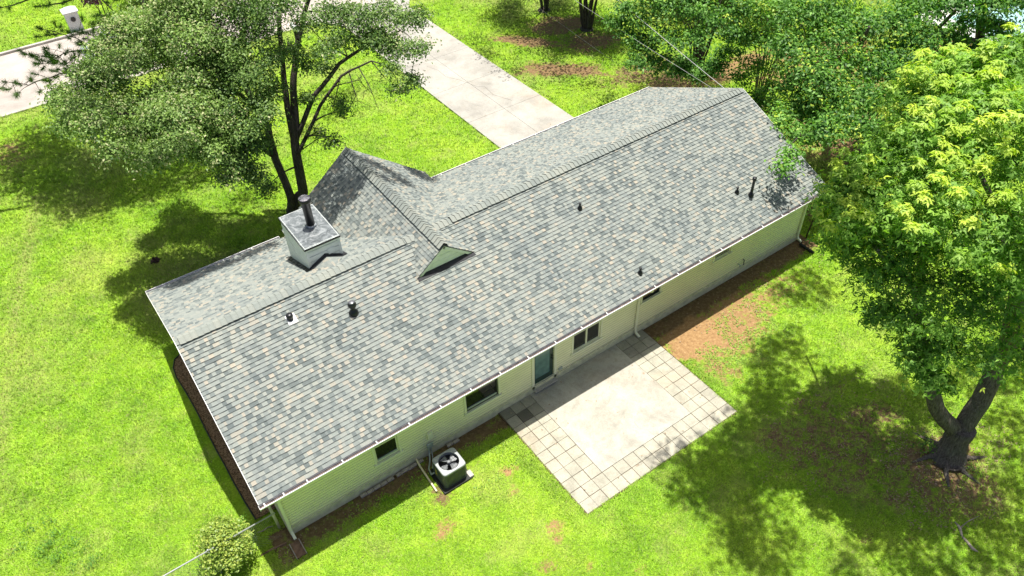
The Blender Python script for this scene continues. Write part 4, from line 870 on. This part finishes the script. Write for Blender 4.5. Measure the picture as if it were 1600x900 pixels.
cB = [(108,160,7,.6),(135,175,7,.8),(150,205,7,.7),(160,135,7.1,.9),(195,170,6.9,.9),(205,215,6.7,.8),(228,245,6.3,.6),(240,195,6.6,.9),(250,150,6.8,.9),(280,215,6.1,.75),(300,170,6.3,.9),(300,120,6.8,.9),(345,215,5.4,.7),(350,150,6.3,.9),(355,175,5.9,.8),(265,235,6.1,.55),
      (200,100,7,1.0),(250,85,7.1,1),(300,60,7.6,1.1),(345,80,7.4,1),(365,250,4.7,.55),(385,265,4.3,.45),(375,235,4.9,.55),(345,250,4.9,.5),(320,235,5.4,.55),(400,120,6.8,.9),(405,235,4.6,.5),(420,290,3.0,.35),(400,275,3.6,.45),(415,200,5.0,.35),(410,165,5.4,.35),(415,90,7,.5),(170,75,7.4,.7),(140,115,7.2,.6),(185,45,7.6,.6),(215,75,7.3,.7),(90,150,7,.45),(115,190,6.9,.5),(180,235,6.6,.5),(300,235,5.8,.5),(320,200,5.9,.7),(265,175,6.6,.8),(330,90,7,.9),(300,30,7.9,1),(160,100,7,.6),(230,50,7.6,1),(370,120,6.8,.8),(375,200,5.4,.6),(410,150,6,.6),(350,270,4.5,.35),(400,60,7.6,.9),(380,20,8.2,1),(430,10,8.6,.9),(320,15,8.2,1),(260,20,7.9,1),(210,40,7.5,.9),(420,180,5.4,.5),(395,200,5,.5),
      (520,20,8,.75),(560,30,7.7,.85),(600,25,7.5,.9),(635,30,7.4,.7),(645,75,6.9,.55),(610,80,6.9,.7),(575,65,7.1,.7),(535,65,7.1,.6),(500,75,6.8,.5),(640,125,6.2,.4),(628,140,6.1,.35),(605,115,6.2,.35),(595,55,7.2,.7),(480,40,7.6,.5),(500,115,5.7,.35),(530,160,4.5,.3),(518,215,3.4,.28),(535,170,4.4,.25),
      (480,150,5,.35),(450,80,6.6,.6),(480,100,6.1,.4),(430,140,5.8,.5),(500,205,3.7,.22)]
for u, v, z, r in cB: B.clump(at(u+rng.normal(0, 5), v+rng.normal(0, 5), z+rng.normal(0, .25)), r*.9, int((2600 if u < 400 else 1700)*min(1, r+.05)**2)+80, .10, tipp=(.22 if u < 340 else .05), sub=.17, updir=.75, tonem=(.6 if u < 350 else .34))
for (u, v, z, L_) in ((400,40,7.6,.5),(415,60,7.3,.5),(430,30,7.8,.5),(420,20,8,.4),(345,180,5.2,.6),(335,175,5.1,.5),(300,45,7.6,.4),(410,75,7,.4),(330,60,7.5,.4),(200,30,7.4,.4)):   # pale dead twigs
    p0 = at(u, v, z); tw = MB()
    for _ in range(9):
        e = p0+rng.normal(0, L_*.5, 3)-(0, 0, L_*.2); m_ = (p0+e)/2+rng.normal(0, .06, 3); tw.tube([p0, m_, e], [.012, .008, .004], 4, False)
        for _ in range(3): tw.tube([m_, m_+rng.normal(0, .16, 3)-(0, 0, .05)], [.006, .003], 3, False)
    tw.build('dead_twigs', ML['root'], B.root)
shB = [(370,330,9),(400,350,9),(430,370,9),(350,370,9.4),(320,400,9.4),(290,420,9.5),(380,310,9.5),(410,300,9.5),(440,340,9),(500,140,9.5),(520,180,9.5),(470,210,9.5),(540,150,9.5),(240,440,9.6),(215,480,9.6),(230,410,9.6),(260,470,9.6),(285,520,9.6),(250,490,9.6),(500,330,11),(480,360,11)]
for u, v, z in shB:
    P = sh(u, v, z); k = 0
    while not off_frame(P, 50) and k < 20: z += .35; P = sh(u, v, z); k += 1
    B.clump(P, .8, 170, .15, twigs=3, sub=.3)
def at_cross(u, v, sg):     # point of the cross gable slope seen at a pixel
    d = ray(u, v); t = (GZ+sg*M2*GX-(CAM[2]+sg*M2*CAM[0]))/(d[2]+sg*M2*d[0]); return CAM+d*t
onroof = [at_cross(u, v, -1) for u, v in ((500,290),(515,270),(530,255),(520,300),(500,320),(545,275),(550,300),(530,320),(490,335),(480,310),(560,285),(510,345))]+[at_cross(u, v, 1) for u, v in ((570,252),(590,260),(612,270),(632,285),(600,278))]
onroof += [at(u, v, 2.45) for u, v in ((275,446),(292,440),(312,430),(335,420),(355,412),(378,405),(400,395),(420,388))]
for Q in onroof:
    t = 7.2; P = Q+SUNV*t; k = 0
    while not off_frame(P, 40) and k < 26: t += .35; P = Q+SUNV*t; k += 1
    B.clump(P, .36, 190, .13, twigs=3, sub=.17)
B.finish(ML['leafB'], .3, 1, .3)

# --- pine: its needled branch reaches in at the top left corner
Pn = Tree('pine_tree', 'tall pine with long needled branches hanging over the street at the top left', 'tree', (12.3, 22.2, 0), ML['barkP'])
Pn.limb([(12.3, 22.2, -.1), (12.3, 22.1, 3), (12.2, 22, 6.5), (12.1, 22, 11), (12, 22, 16)], [.26, .22, .19, .13, .04], 10)
def brush(T, c, d, L=.25, n=95):
    d = np.asarray(d, float); d = d/np.linalg.norm(d)
    for k in range(1): 
        dirs = rng.normal(size=(n, 3))*.75+d*.9; dirs /= np.linalg.norm(dirs, axis=1, keepdims=True); base = c+d*rng.uniform(-.12, .12, (n, 1))
        T.nC.append(base); T.nD.append(dirs*rng.uniform(.7, 1.15, (n, 1))*L); T.nT.append(np.full(n, rng.uniform(.2, .9)))
Pn.nC = []; Pn.nD = []; Pn.nT = []
def pbranch(P, r, dens=1.):
    dens = dens*1.7 if dens == 1. else dens
    Pn.limb(P, r, 6); P = [np.asarray(q, float) for q in P]
    for a, b in zip(P[:-1], P[1:]):
        L = np.linalg.norm(b-a); m = max(1, int(L/.28*dens))
        for k in range(m):
            q = a+(b-a)*(k+rng.random())/m; s_ = rng.normal(0, .3, 3)*np.array([1, 1, .5]); e = q+s_; Pn.mb.tube([q, (q+e)/2+(0, 0, .03), e], [.014, .01, .006], 4, False); brush(Pn, e, s_+(0, 0, .12)+(b-a)/L*.3)
    brush(Pn, P[-1], P[-1]-P[-2])
pbranch([(12.2, 22, 7.2), at(225, 25, 6.4), at(200, 60, 6), at(165, 100, 5.6)], [.09, .07, .05, .03], .25)
pbranch([at(200, 62, 6), at(170, 75, 5.8), at(110, 80, 5.6), at(80, 95, 5.5)], [.04, .03, .025, .012]); pbranch([at(170, 92, 5.7), at(120, 110, 5.4), at(80, 120, 5.3), at(45, 133, 5.1), at(8, 128, 5)], [.035, .028, .022, .018, .01])
pbranch([at(150, 78, 5.7), at(120, 60, 5.8), at(65, 45, 5.8)], [.025, .02, .01]); pbranch([at(110, 112, 5.4), at(95, 90, 5.5), at(40, 85, 5.4)], [.02, .015, .01]); pbranch([at(180, 80, 5.8), at(160, 60, 5.9), at(120, 50, 5.9)], [.02, .015, .01])
pbranch([at(200, 60, 6), at(230, 70, 5.8), at(260, 75, 5.6)], [.03, .02, .01]); pbranch([at(165, 100, 5.6), at(180, 115, 5.2), at(150, 125, 5.1)], [.03, .02, .01]); pbranch([at(150, 105, 5.5), at(110, 100, 5.4), at(60, 100, 5.3)], [.02, .015, .01])
pbranch([(12.2, 22, 8.2), at(150, -20, 8), at(100, 5, 7.6), at(60, 10, 7.5)], [.07, .05, .03, .012], .8); pbranch([at(150, -15, 8), at(90, -15, 8), at(20, 8, 7.8), at(0, 12, 7.7)], [.05, .04, .02, .01], .6); pbranch([at(150, -10, 8), at(180, 20, 7.2), at(150, 25, 7)], [.03, .02, .01], .8)
shP = [(25,240),(50,280),(80,230),(100,290),(130,250),(150,310),(180,240),(200,290),(230,250),(260,290),(280,240),(60,310),(160,330),(300,270),(320,250),(110,210),(150,220),(35,260),(240,300),(210,320),(90,320),(190,270),(120,270),(60,255),(160,280)]
for i, (u, v) in enumerate(shP):
    z = 9.+(i % 5)*.9; c = sh(u, v, z)
    while not off_frame(c, 40) and z < 18: z += .5; c = sh(u, v, z)
    t0 = np.array([12.15, 22, min(z+.5, 15.5)]); pbranch([t0, (t0+c)/2+(0, 0, .3), c], [.06, .04, .015], .5)
    for _ in range(26): q = c+rng.normal(0, .55, 3)*np.array([1, 1, .4]); brush(Pn, q, rng.normal(size=3)+(0, 0, .6), .24, 34)
nC, nD, nT = np.concatenate(Pn.nC), np.concatenate(Pn.nD), np.concatenate(Pn.nT); side = np.cross(nD, rng.normal(size=nD.shape)); side /= np.linalg.norm(side, axis=1, keepdims=True)
Pn.mb.build('trunk', Pn.bark, Pn.root, smooth=True)
V = np.stack([nC-side*.0065, nC+side*.0065, nC+nD], 1).reshape(-1, 3)
np_mesh('crown', V, np.arange(len(V)).reshape(-1, 3), ML['needle'], Pn.root, nv=3, fattr=np.stack([np.clip(nT+rng.normal(0, .1, len(nT)), 0, 1), (nT > .8)*.5, nT], -1))

Hh = Tree('street_tree', 'tall broadleaf tree outside the left edge whose crown shades the front lawn', 'tree', (0.6, 23.8, 0), ML['barkB'])
Hh.limb([(.6, 23.8, -.1), (.8, 23.7, 3), (1.6, 23.2, 7), (3.5, 22.6, 10), (6.5, 22, 12)], [.4, .32, .26, .16, .07], 10)
for i, (u, v) in enumerate([(20,240),(30,265),(50,285),(50,250),(75,300),(75,265),(75,235),(100,310),(100,280),(100,245),(130,325),(130,290),(130,260),(160,310),(160,275),(160,245),(190,300),(190,270),(190,240),(220,290),(220,260),(250,300),(250,270),(250,245),(280,285),(280,260),(310,280),(310,255),(335,265),(60,215),(90,220)]):
    z = 10.5; P = sh(u, v, z)
    while not off_frame(P, 60) and z < 20: z += .4; P = sh(u, v, z)
    Hh.clump(P, 1.15 if u < 200 else .85, 620 if u < 200 else 240, .17, twigs=3, sub=.3)
Hh.finish(ML['leafC'])
# --- stem clumps beyond the drive and the right of the house
def stems(T, base, n, top, spread, r=.05):
    T.mb.lathe((base[0], base[1], -.1), [(.34+r, 0), (.3+r, .12), (.1, .2)], 14)
    for k in range(n):
        a = 2*math.pi*k/n+rng.uniform(-.3, .3); rr_ = rng.uniform(.4, 1)*spread; b = np.array(base)+np.array([math.cos(a), math.sin(a), 0])*rng.uniform(.08, .28)
        t = np.array(base)+np.array([math.cos(a)*rr_, math.sin(a)*rr_, top*rng.uniform(.75, 1)]); m = (b+t)/2+np.array([0, 0, .2])-np.array([math.cos(a), math.sin(a), 0])*rr_*.18
        T.limb([b-(0, 0, .1), b+(m-b)*.5, m, t], [r, r*.85, r*.65, r*.3], 6)
def ball(T, c, R_, n, m, leaf, squash=.7, r=.9, **k):
    for _ in range(n):
        d = rng.normal(size=3); d /= np.linalg.norm(d); d[2] = abs(d[2])*1.2-.35; T.clump(np.asarray(c)+d*R_*np.array([1, 1, squash])*rng.uniform(.55, 1), r, m, leaf, **k)
F_ = Tree('crape_myrtle', 'multi stemmed crape myrtle farther from the house, leftmost beyond the driveway', 'tree', (32.9, 22.2, 0), ML['barkB'], 'multi stemmed trees beyond the driveway')
stems(F_, (32.9, 22.2, 0), 9, 4.2, 1.5, .075); ball(F_, (32.9, 22.2, 5), 2.9, 34, 520, .12, tonem=.45)
for u, v in ((745,60),(765,30),(790,50),(775,90),(800,110),(820,80),(790,15),(825,30),(850,70),(760,75),(815,60),(845,45)): F_.clump(sh(u, v, 6.2+rng.random()*2), .9, 170, .14, twigs=2)
F_.finish(ML['leafC'])
G = Tree('crape_myrtle', 'crape myrtle with a dark fluted base, second along beyond the driveway', 'tree', (33.3, 18.8, 0), ML['barkB'], 'multi stemmed trees beyond the driveway')
stems(G, (33.3, 18.8, 0), 11, 3.8, 1.5, .085); ball(G, (33.3, 18.8, 4.6), 2.5, 34, 520, .12, tonem=.45)
for u, v in ((880,80),(900,110),(930,130),(950,90),(980,110),(960,60),(900,55),(990,80),(1000,130),(960,160),(930,60),(870,120),(1010,150),(1000,50),(985,170),(1030,170),(860,100),(1040,130)):
    z = 6.2; P = sh(u, v, z)
    while not off_frame(P, 45) and z < 14: z += .4; P = sh(u, v, z)
    G.clump(P, 1.0, 190, .15, twigs=2)
G.finish(ML['leafC'])
D = Tree('crape_myrtle', 'many stemmed crape myrtle with dark green crown above the right ridge end', 'tree', (34.6, 11.8, 0), ML['barkB'], 'multi stemmed trees beyond the driveway')
stems(D, (34.6, 11.8, 0), 14, 4.6, 1.9, .06)
for u, v, z, r in [(985,60,3.6,.8),(1010,30,4.4,.9),(1000,95,3.0,.7),(1040,60,4.0,.9),(1030,100,2.6,.7),(1050,15,5,.9),(1100,20,5.2,.9),(1090,60,4.4,.8),(1130,40,4.6,.9),(1060,110,1.9,.5),(1090,118,1.3,.5),(1120,100,2.2,.6),(1140,80,3,.7),(980,15,4.6,.8),(1020,0,5.2,.9),(1080,-10,5.6,.9),(1110,110,1.5,.5),(1070,95,2.4,.4),(1010,70,3.5,.6),(965,35,4,.6),(1160,15,5,.8),(1150,55,4.0,.7)]: D.clump(at(u, v, z), r*.9, 520, .15, tonem=.36, sub=.17, tipp=.04)
ball(D, (34.4, 12, 7.2), 2.2, 14, 260, .13)
D.finish(ML['leafC'])
E_ = Tree('crape_myrtle', 'slender clump of pale stems with airy yellow green leaves right of the ridge end', 'tree', (34.6, 7.6, 0), ML['barkP'], 'multi stemmed trees beyond the driveway')
stems(E_, (34.6, 7.6, 0), 12, 5., 1.3, .04)
for u, v, z, r in [(1165,60,3.8,.6),(1190,30,4.6,.7),(1210,70,3.8,.7),(1180,100,2.8,.55),(1225,110,3,.6),(1160,120,2,.5),(1210,140,2,.6),(1185,150,1.3,.6),(1205,165,1.0,.6),(1230,40,4.6,.8),(1180,5,5.4,.8),(1220,0,5.6,.8),(1175,175,.9,.5),(1215,185,.8,.5),(1190,60,4,.4)]: E_.clump(at(u, v, z), r, 420, .14, tonem=.6, sub=.2, tipp=.2 if z > 2.5 else .02)
E_.finish(ML['leafC'])
# --- oaks right of the house
C1 = Tree('oak_tree', 'green oak whose lowest leafy sprig hangs over the right end of the roof', 'tree', (35.2, 4.2, 0), ML['barkB'], 'oaks crowding the right boundary')
C1.limb([(35.2, 4.2, -.1), (35.1, 4.1, 1.5), (34.5, 3.6, 3.2), (33.6, 2.9, 4.6), (33, 2.4, 6.2)], [.24, .19, .16, .11, .05], 9)
C1.limb([(34.7, 3.8, 2.8), at(1300, 170, 3.2), at(1265, 195, 3.5), at(1236, 225, 3.8)], [.1, .07, .045, .02], 6)
for u, v, z, r in [(1225,180,3.7,.5),(1250,165,3.6,.8),(1240,205,3.6,.55),(1212,195,3.7,.32),(1265,210,3.4,.6),(1236,240,4.0,.26),(1226,262,4.0,.22),(1275,180,3.4,.9),(1300,150,4.6,.95),(1290,205,4.2,.7),(1310,190,4.2,.8),(1340,150,4.2,1),(1345,195,3.6,.8),(1280,125,5,1),(1265,95,5.2,1),(1310,100,5,1.1),(1350,95,4.8,1.1),(1240,130,4.2,.6),(1290,60,5.6,1.2),(1340,45,5.6,1.2),(1250,20,6.2,1.2),(1300,10,6.2,1.2),(1380,120,4.2,1),(1375,170,3.4,.8),(1230,70,5.4,.8)]:
    C1.clump(at(u, v, z), r*.88, int(760*min(1.1, r+.1)**1.6)+60, .16, tonem=(.6 if u < 1270 and v > 120 else .4), tipp=.1, sub=.22)
C1.finish(ML['leafC'], .25, 1)
C2 = Tree('oak_tree', 'dark spreading oak at the top right in front of the pool', 'tree', (42.5, 2.0, 0), ML['barkB'], 'oaks crowding the right boundary')
C2.limb([(42.5, 2, -.1), (42.3, 2, 2), (41.5, 2.2, 4), (40.6, 2.4, 6.5)], [.3, .24, .18, .08], 9); C2.limb([(42.1, 2, 2.4), at(1420, 160, 2.6), at(1400, 200, 2.2)], [.12, .07, .03], 6); C2.limb([(42, 2, 3), at(1460, 50, 4.4), at(1500, 10, 5.4), at(1560, -10, 6)], [.14, .1, .07, .04], 6)
for u, v, z, r in [(1400,95,4.4,1.2),(1430,60,4.8,1.2),(1390,40,5.4,1.3),(1440,15,5.6,1.3),(1430,130,3.4,1),(1470,95,3.4,1),(1410,150,3,1),(1455,160,2.6,.9),(1490,140,2.4,.9),(1500,5,5.8,1),(1550,8,5.6,.9),(1600,0,5.6,1),(1520,110,2.6,.8),(1400,200,2,.9),(1370,215,2.2,.8),(1430,210,1.6,.8),(1545,35,4.6,.35),(1500,48,4,.45),(1570,40,4.4,.35),(1480,60,4,.5),(1510,30,4.8,.3),(1555,48,4.2,.35),(1350,260,1.6,.6),(1380,270,1.4,.7),(1590,70,3.4,.7),(1550,78,3,.6),(1510,75,3.4,.5)]:
    C2.clump(at(u, v, z), r*.88, int(780*min(1.15, r+.1)**1.6)+60, .18, tonem=.3, tipp=.04, sub=.25)
C2.finish(ML['leafC'], .25, 1)
C3 = Tree('oak_tree', 'low young oak between the right end wall and the big maple', 'tree', (32.2, -.6, 0), ML['barkB'], 'oaks crowding the right boundary')
C3.limb([(32.2, -.6, -.1), (32.1, -.5, 1.2), (31.8, -.4, 3)], [.09, .07, .03], 7)
for u, v, z, r in [(1390,310,1.6,.7),(1430,290,1.6,.7),(1360,330,1.3,.5),(1370,290,1.8,.55),(1330,340,1.2,.4)]: C3.clump(at(u, v, z), r, 700, .11, tonem=.38, sub=.2)
C3.finish(ML['leafC'], .25, 1)
for i, (x, y, hh, lab) in enumerate([(52, 14, 6, 'far dark tree behind the pool at the top right corner'), (44, 12, 5.5, 'mid green tree standing behind the sandy patch beyond the oaks'), (40.5, 17, 5.5, 'rounded tree behind the stem clumps above the ridge end'), (62, 6, 7, 'far dark tree at the right boundary beyond the pool'), (46, 22, 6, 'farthest rounded tree behind the crape myrtles'), (40, -7, 5, 'dark tree right of the maple near the boundary')]):
    T = Tree('background_tree', lab, 'tree', (x, y, 0), ML['barkB'], 'trees along the far right boundary'); T.limb([(x, y, -.1), (x+.1, y, hh*.4), (x, y+.1, hh*.9)], [.22, .18, .06], 8)
    ball(T, (x, y, hh*.66), hh*.48, 30, 650, .17, r=1.3, tonem=.35, twigs=2, sub=.35); T.finish(ML['leafC'], .28, 1)

# --- shrubs
sh_ = Tree('shrub', 'rounded shrub with yellow green leaves at the left corner of the house', 'shrub', (5.85, .28, 0), ML['barkB'])
stems(sh_, (5.85, .28, 0), 7, 1.0, .45, .018)
for _ in range(26): 
    d = rng.normal(size=3); d /= np.linalg.norm(d); d[2] = abs(d[2]); sh_.clump(np.array([5.85, .28, .62])+d*np.array([.55, .55, .62]), .24, 240, .07, tipp=.35, twigs=2, sub=.09, tonem=.75)
sh_.finish(ML['leafS'], .3, 1)
s2 = Tree('sapling', 'small bright leafy sapling beside the yellow green shrub', 'sapling', (6.55, .8, 0), ML['barkB']); s2.limb([(6.55, .8, 0), (6.53, .82, .3), (6.52, .84, .55)], [.01, .008, .004], 5)
for z in (.3, .45, .58): s2.clump((6.53, .83, z), .1, 26, .075, twigs=1, sub=.06, tonem=.8)
s2.finish(ML['leafA'], .3, 1)
s3 = Tree('weed_clump', 'tall dark green weeds growing in the lawn at the lower left corner', 'weed clump', (2.4, 3.3, 0), ML['barkB'])
for (u, v) in ((70,815),(90,830),(40,830),(110,845),(75,850),(130,860),(140,885),(120,880),(60,870),(30,855),(95,870),(145,870)):
    q = at(u, v, .12);  (u == 90) and v == 830 and s3.mb.tube([(q[0], q[1], 0), (q[0], q[1], .16)], .006, 4); s3.clump(q, .2, 60, .075, twigs=0, sub=.09, tonem=.3, branch=False)
s3.finish(ML['leafC'], .14, 1)
s4 = Tree('purple_leaf_bush', 'dark purple leaved bush across the street beside the white mailbox column', 'bush', (12.1, 37.2, 0), ML['barkB']); stems(s4, (12.1, 37.2, 0), 5, 1.6, .6, .03)
ball(s4, (12.1, 37.2, 1.4), .75, 12, 140, .13, r=.4, tonem=.4, sub=.14); s4.finish(ML['leafP'], .3, 1)
s5 = Tree('shrub', 'green bush behind the white mailbox column across the street', 'shrub', (15.0, 38, 0), ML['barkB']); stems(s5, (15, 38, 0), 6, 2, 1.2, .03); ball(s5, (15, 38, 1.6), 1.7, 22, 200, .14, r=.6, tonem=.35); s5.finish(ML['leafC'], .3, 1)
s6 = Tree('small_weed', 'small green weed sprouting at the foot of the maple trunk', 'weed', (24.0, -9.75, 0), ML['barkB']); s6.mb.tube([(24, -9.75, 0), (24, -9.75, .1)], .006, 4); s6.clump((24.0, -9.75, .1), .24, 110, .05, twigs=2, sub=.09, branch=False); s6.finish(ML['leafA'], .3, 1)
s7 = Tree('small_weed', 'leafy sucker left of the maple trunk base', 'weed', (23.7, -8.45, 0), ML['barkB']); s7.mb.tube([(23.7, -8.45, 0), (23.7, -8.45, .2)], .006, 4); s7.clump((23.7, -8.45, .2), .26, 130, .07, twigs=2, sub=.1, branch=False); s7.finish(ML['leafA'], .3, 1)
# surface root and stump hole
mb = MB(); P = [at(*q, .02) for q in ((1492, 815), (1500, 825), (1503, 838), (1512, 848), (1520, 858), (1528, 862))]; mb.tube(P, [.015, .045, .03, .04, .05, .02], 6); mb.tube([P[1], at(1512, 815, .03), at(1530, 806, .02)], [.02, .015, .006], 5)
o = mb.build('surface_root', ML['root'], smooth=True); tag(o, 'pale broken root lying on the grass below the maple', 'root')
mb = MB(); c = at(243, 408, 0)
for k in range(7): a = R(k*51); mb.tube([(c[0]+.06*math.cos(a), c[1]+.06*math.sin(a), 0), (c[0]+.13*math.cos(a), c[1]+.1*math.sin(a), .03+.03*(k % 3)), (c[0]+.2*math.cos(a), c[1]+.15*math.sin(a), .0)], [.05, .06, .03], 6)
o = mb.build('stump', ML['rust'], smooth=True); tag(o, 'small dark rotten stump alone in the front lawn', 'stump')

# ------------------------------------------------------------------ across the street
mc = empty('mailbox_column', (10.35, 36.75, 0), 'white masonry mailbox column with sloped cap across the street', 'mailbox')
mb = MB(); mb.box(10.0, 10.7, 36.45, 37.1, 0, 1.15); 
col_ = mb.build('column', ML['whitec'], mc, bevel=.01)
mb = MB(); mb.add([(9.93, 36.38, 1.15), (10.77, 36.38, 1.15), (10.77, 37.17, 1.15), (9.93, 37.17, 1.15), (9.93, 36.38, 1.2), (10.77, 36.38, 1.2), (10.77, 37.17, 1.2), (9.93, 37.17, 1.2), (10.2, 36.75, 1.42), (10.5, 36.75, 1.42)], [(0, 1, 5, 4), (1, 2, 6, 5), (2, 3, 7, 6), (3, 0, 4, 7), (4, 5, 9, 8), (5, 6, 9), (6, 7, 8, 9), (7, 4, 8), (0, 3, 2, 1)]); mb.build('cap', ML['whitec'], mc)
mb = MB(); mb.tube([(10.35, 36.46, .78), (10.35, 36.40, .78)], .13, 20); mb.build('mailbox_door', ML['black'], mc)
m2 = empty('mailbox', (18.9, 28.6, 0), 'white topped mailbox on a dark post by the street behind the front tree', 'mailbox')
q = at(459, 42, 1.1)
m2.location = (q[0], q[1], 0)
mb = MB(); mb.box(q[0]-.06, q[0]+.06, q[1]-.06, q[1]+.06, -.1, 1.0); mb.build('post', ML['edging'], m2)
mb = MB(); prof = [(-.11, 0), (-.11, .14)]+[(.11*math.cos(R(a)), .14+.11*math.sin(R(a))) for a in range(165, 14, -30)]+[(.11, .14), (.11, 0)]; n = len(prof)
mb.add([(q[0]+a, q[1]-.27, 1.0+b) for a, b in prof]+[(q[0]+a, q[1]+.27, 1.0+b) for a, b in prof], [tuple(range(n)), tuple(range(2*n-1, n-1, -1))]+[(i, n+i, n+(i+1) % n, (i+1) % n) for i in range(n)]); mb.build('box', ML['whitec'], m2)
mb = MB(); mb.box(q[0]+.115, q[0]+.125, q[1]-.05, q[1]+.02, 1.05, 1.3); mb.build('flag', plain('red_flag', (.4, .03, .03), .5, .4, .1, 5), m2)
# silver car parked on the street
def car(x, y, rz):
    t = empty('parked_car', (x, y, .02), 'silver car parked on the street, mostly hidden behind the front tree', 'car'); t.rotation_euler = (0, 0, 0)
    def L(v): c_, s__ = math.cos(rz), math.sin(rz); return (x+v[0]*c_-v[1]*s__, y+v[0]*s__+v[1]*c_, .02+v[2])
    prof = [(-2.25, .35), (-2.3, .6), (-2.2, .85), (-1.6, .95), (1.1, .98), (1.9, .85), (2.25, .7), (2.3, .4), (2.2, .28), (-2.2, .28)]; n = len(prof); mb = MB()
    V = [L((a, s__*.88*(1-.0), b)) for s__ in (-1, 1) for a, b in prof]; mb.add(V, [tuple(range(n)), tuple(range(2*n-1, n-1, -1))]+[(i, n+i, n+(i+1) % n, (i+1) % n) for i in range(n)])
    rp_ = [(-1.45, .94), (-.95, 1.38), (.35, 1.42), (1.1, .97)]; V = [L((a, s__*(.82 if b < 1 else .62), b)) for s__ in (-1, 1) for a, b in rp_]
    body = mb.build('body', ML['carpaint'], t, bevel=.06)
    mb = MB(); mb.add([L((-.98, -.64, 1.38)), L((.38, -.64, 1.42)), L((.38, .64, 1.42)), L((-.98, .64, 1.38)), L((-.98, -.64, 1.41)), L((.38, -.64, 1.45)), L((.38, .64, 1.45)), L((-.98, .64, 1.41))], [(0, 3, 2, 1), (4, 5, 6, 7), (0, 1, 5, 4), (1, 2, 6, 5), (2, 3, 7, 6), (3, 0, 4, 7)]); mb.build('roof_panel', ML['carpaint'], t, bevel=.02)
    mb = MB(); mb.add(V, [(0, 1, 2, 3), (7, 6, 5, 4), (0, 4, 5, 1), (2, 6, 7, 3)]); mb.build('windows', ML['glass'], t)
    for a in (-1.4, 1.4):
        for s__ in (-1, 1):
            mb = MB(); mb.tube([L((a, s__*.72, .32)), L((a, s__*.90, .32))], .32, 20); w = mb.build('wheel', ML['tyre'], t)
            mb = MB(); mb.tube([L((a, s__*.895, .32)), L((a, s__*.915, .32))], .19, 14); mb.build('rim', ML['blade'], w)
    for s__ in (-1, 1): mb = MB(); c_ = L((2.24, s__*.62, .62)); mb.obox(c_, (.05*math.cos(rz), .05*math.sin(rz), 0), (-.16*math.sin(rz), .16*math.cos(rz), 0), (0, 0, .07)); mb.build('headlight', ML['white'], t, bevel=.01)
car(12.0, 31.6, 0.)
# neighbour's swimming pool beyond the oaks
mb = MB(); mb.box(48.2, 57, 2.4, 8.6, -.2, .06); tag(sheet('pool_deck', mb, M_concrete('pool_deck_concrete', (.6, .6, .58))), kind='structure')
pl_ = empty('swimming_pool', (52.5, 5.6, .06), 'pale blue swimming pool with white coping half hidden by leaves at the top right', 'swimming pool')
mb = MB(); mb.box(49.2, 56, 3.5, 7.6, .062, .10); mb.build('coping', ML['whitec'], pl_); mb = MB(); mb.box(49.5, 55.7, 3.8, 7.3, .07, .108); mb.build('water', ML['pool'], pl_)
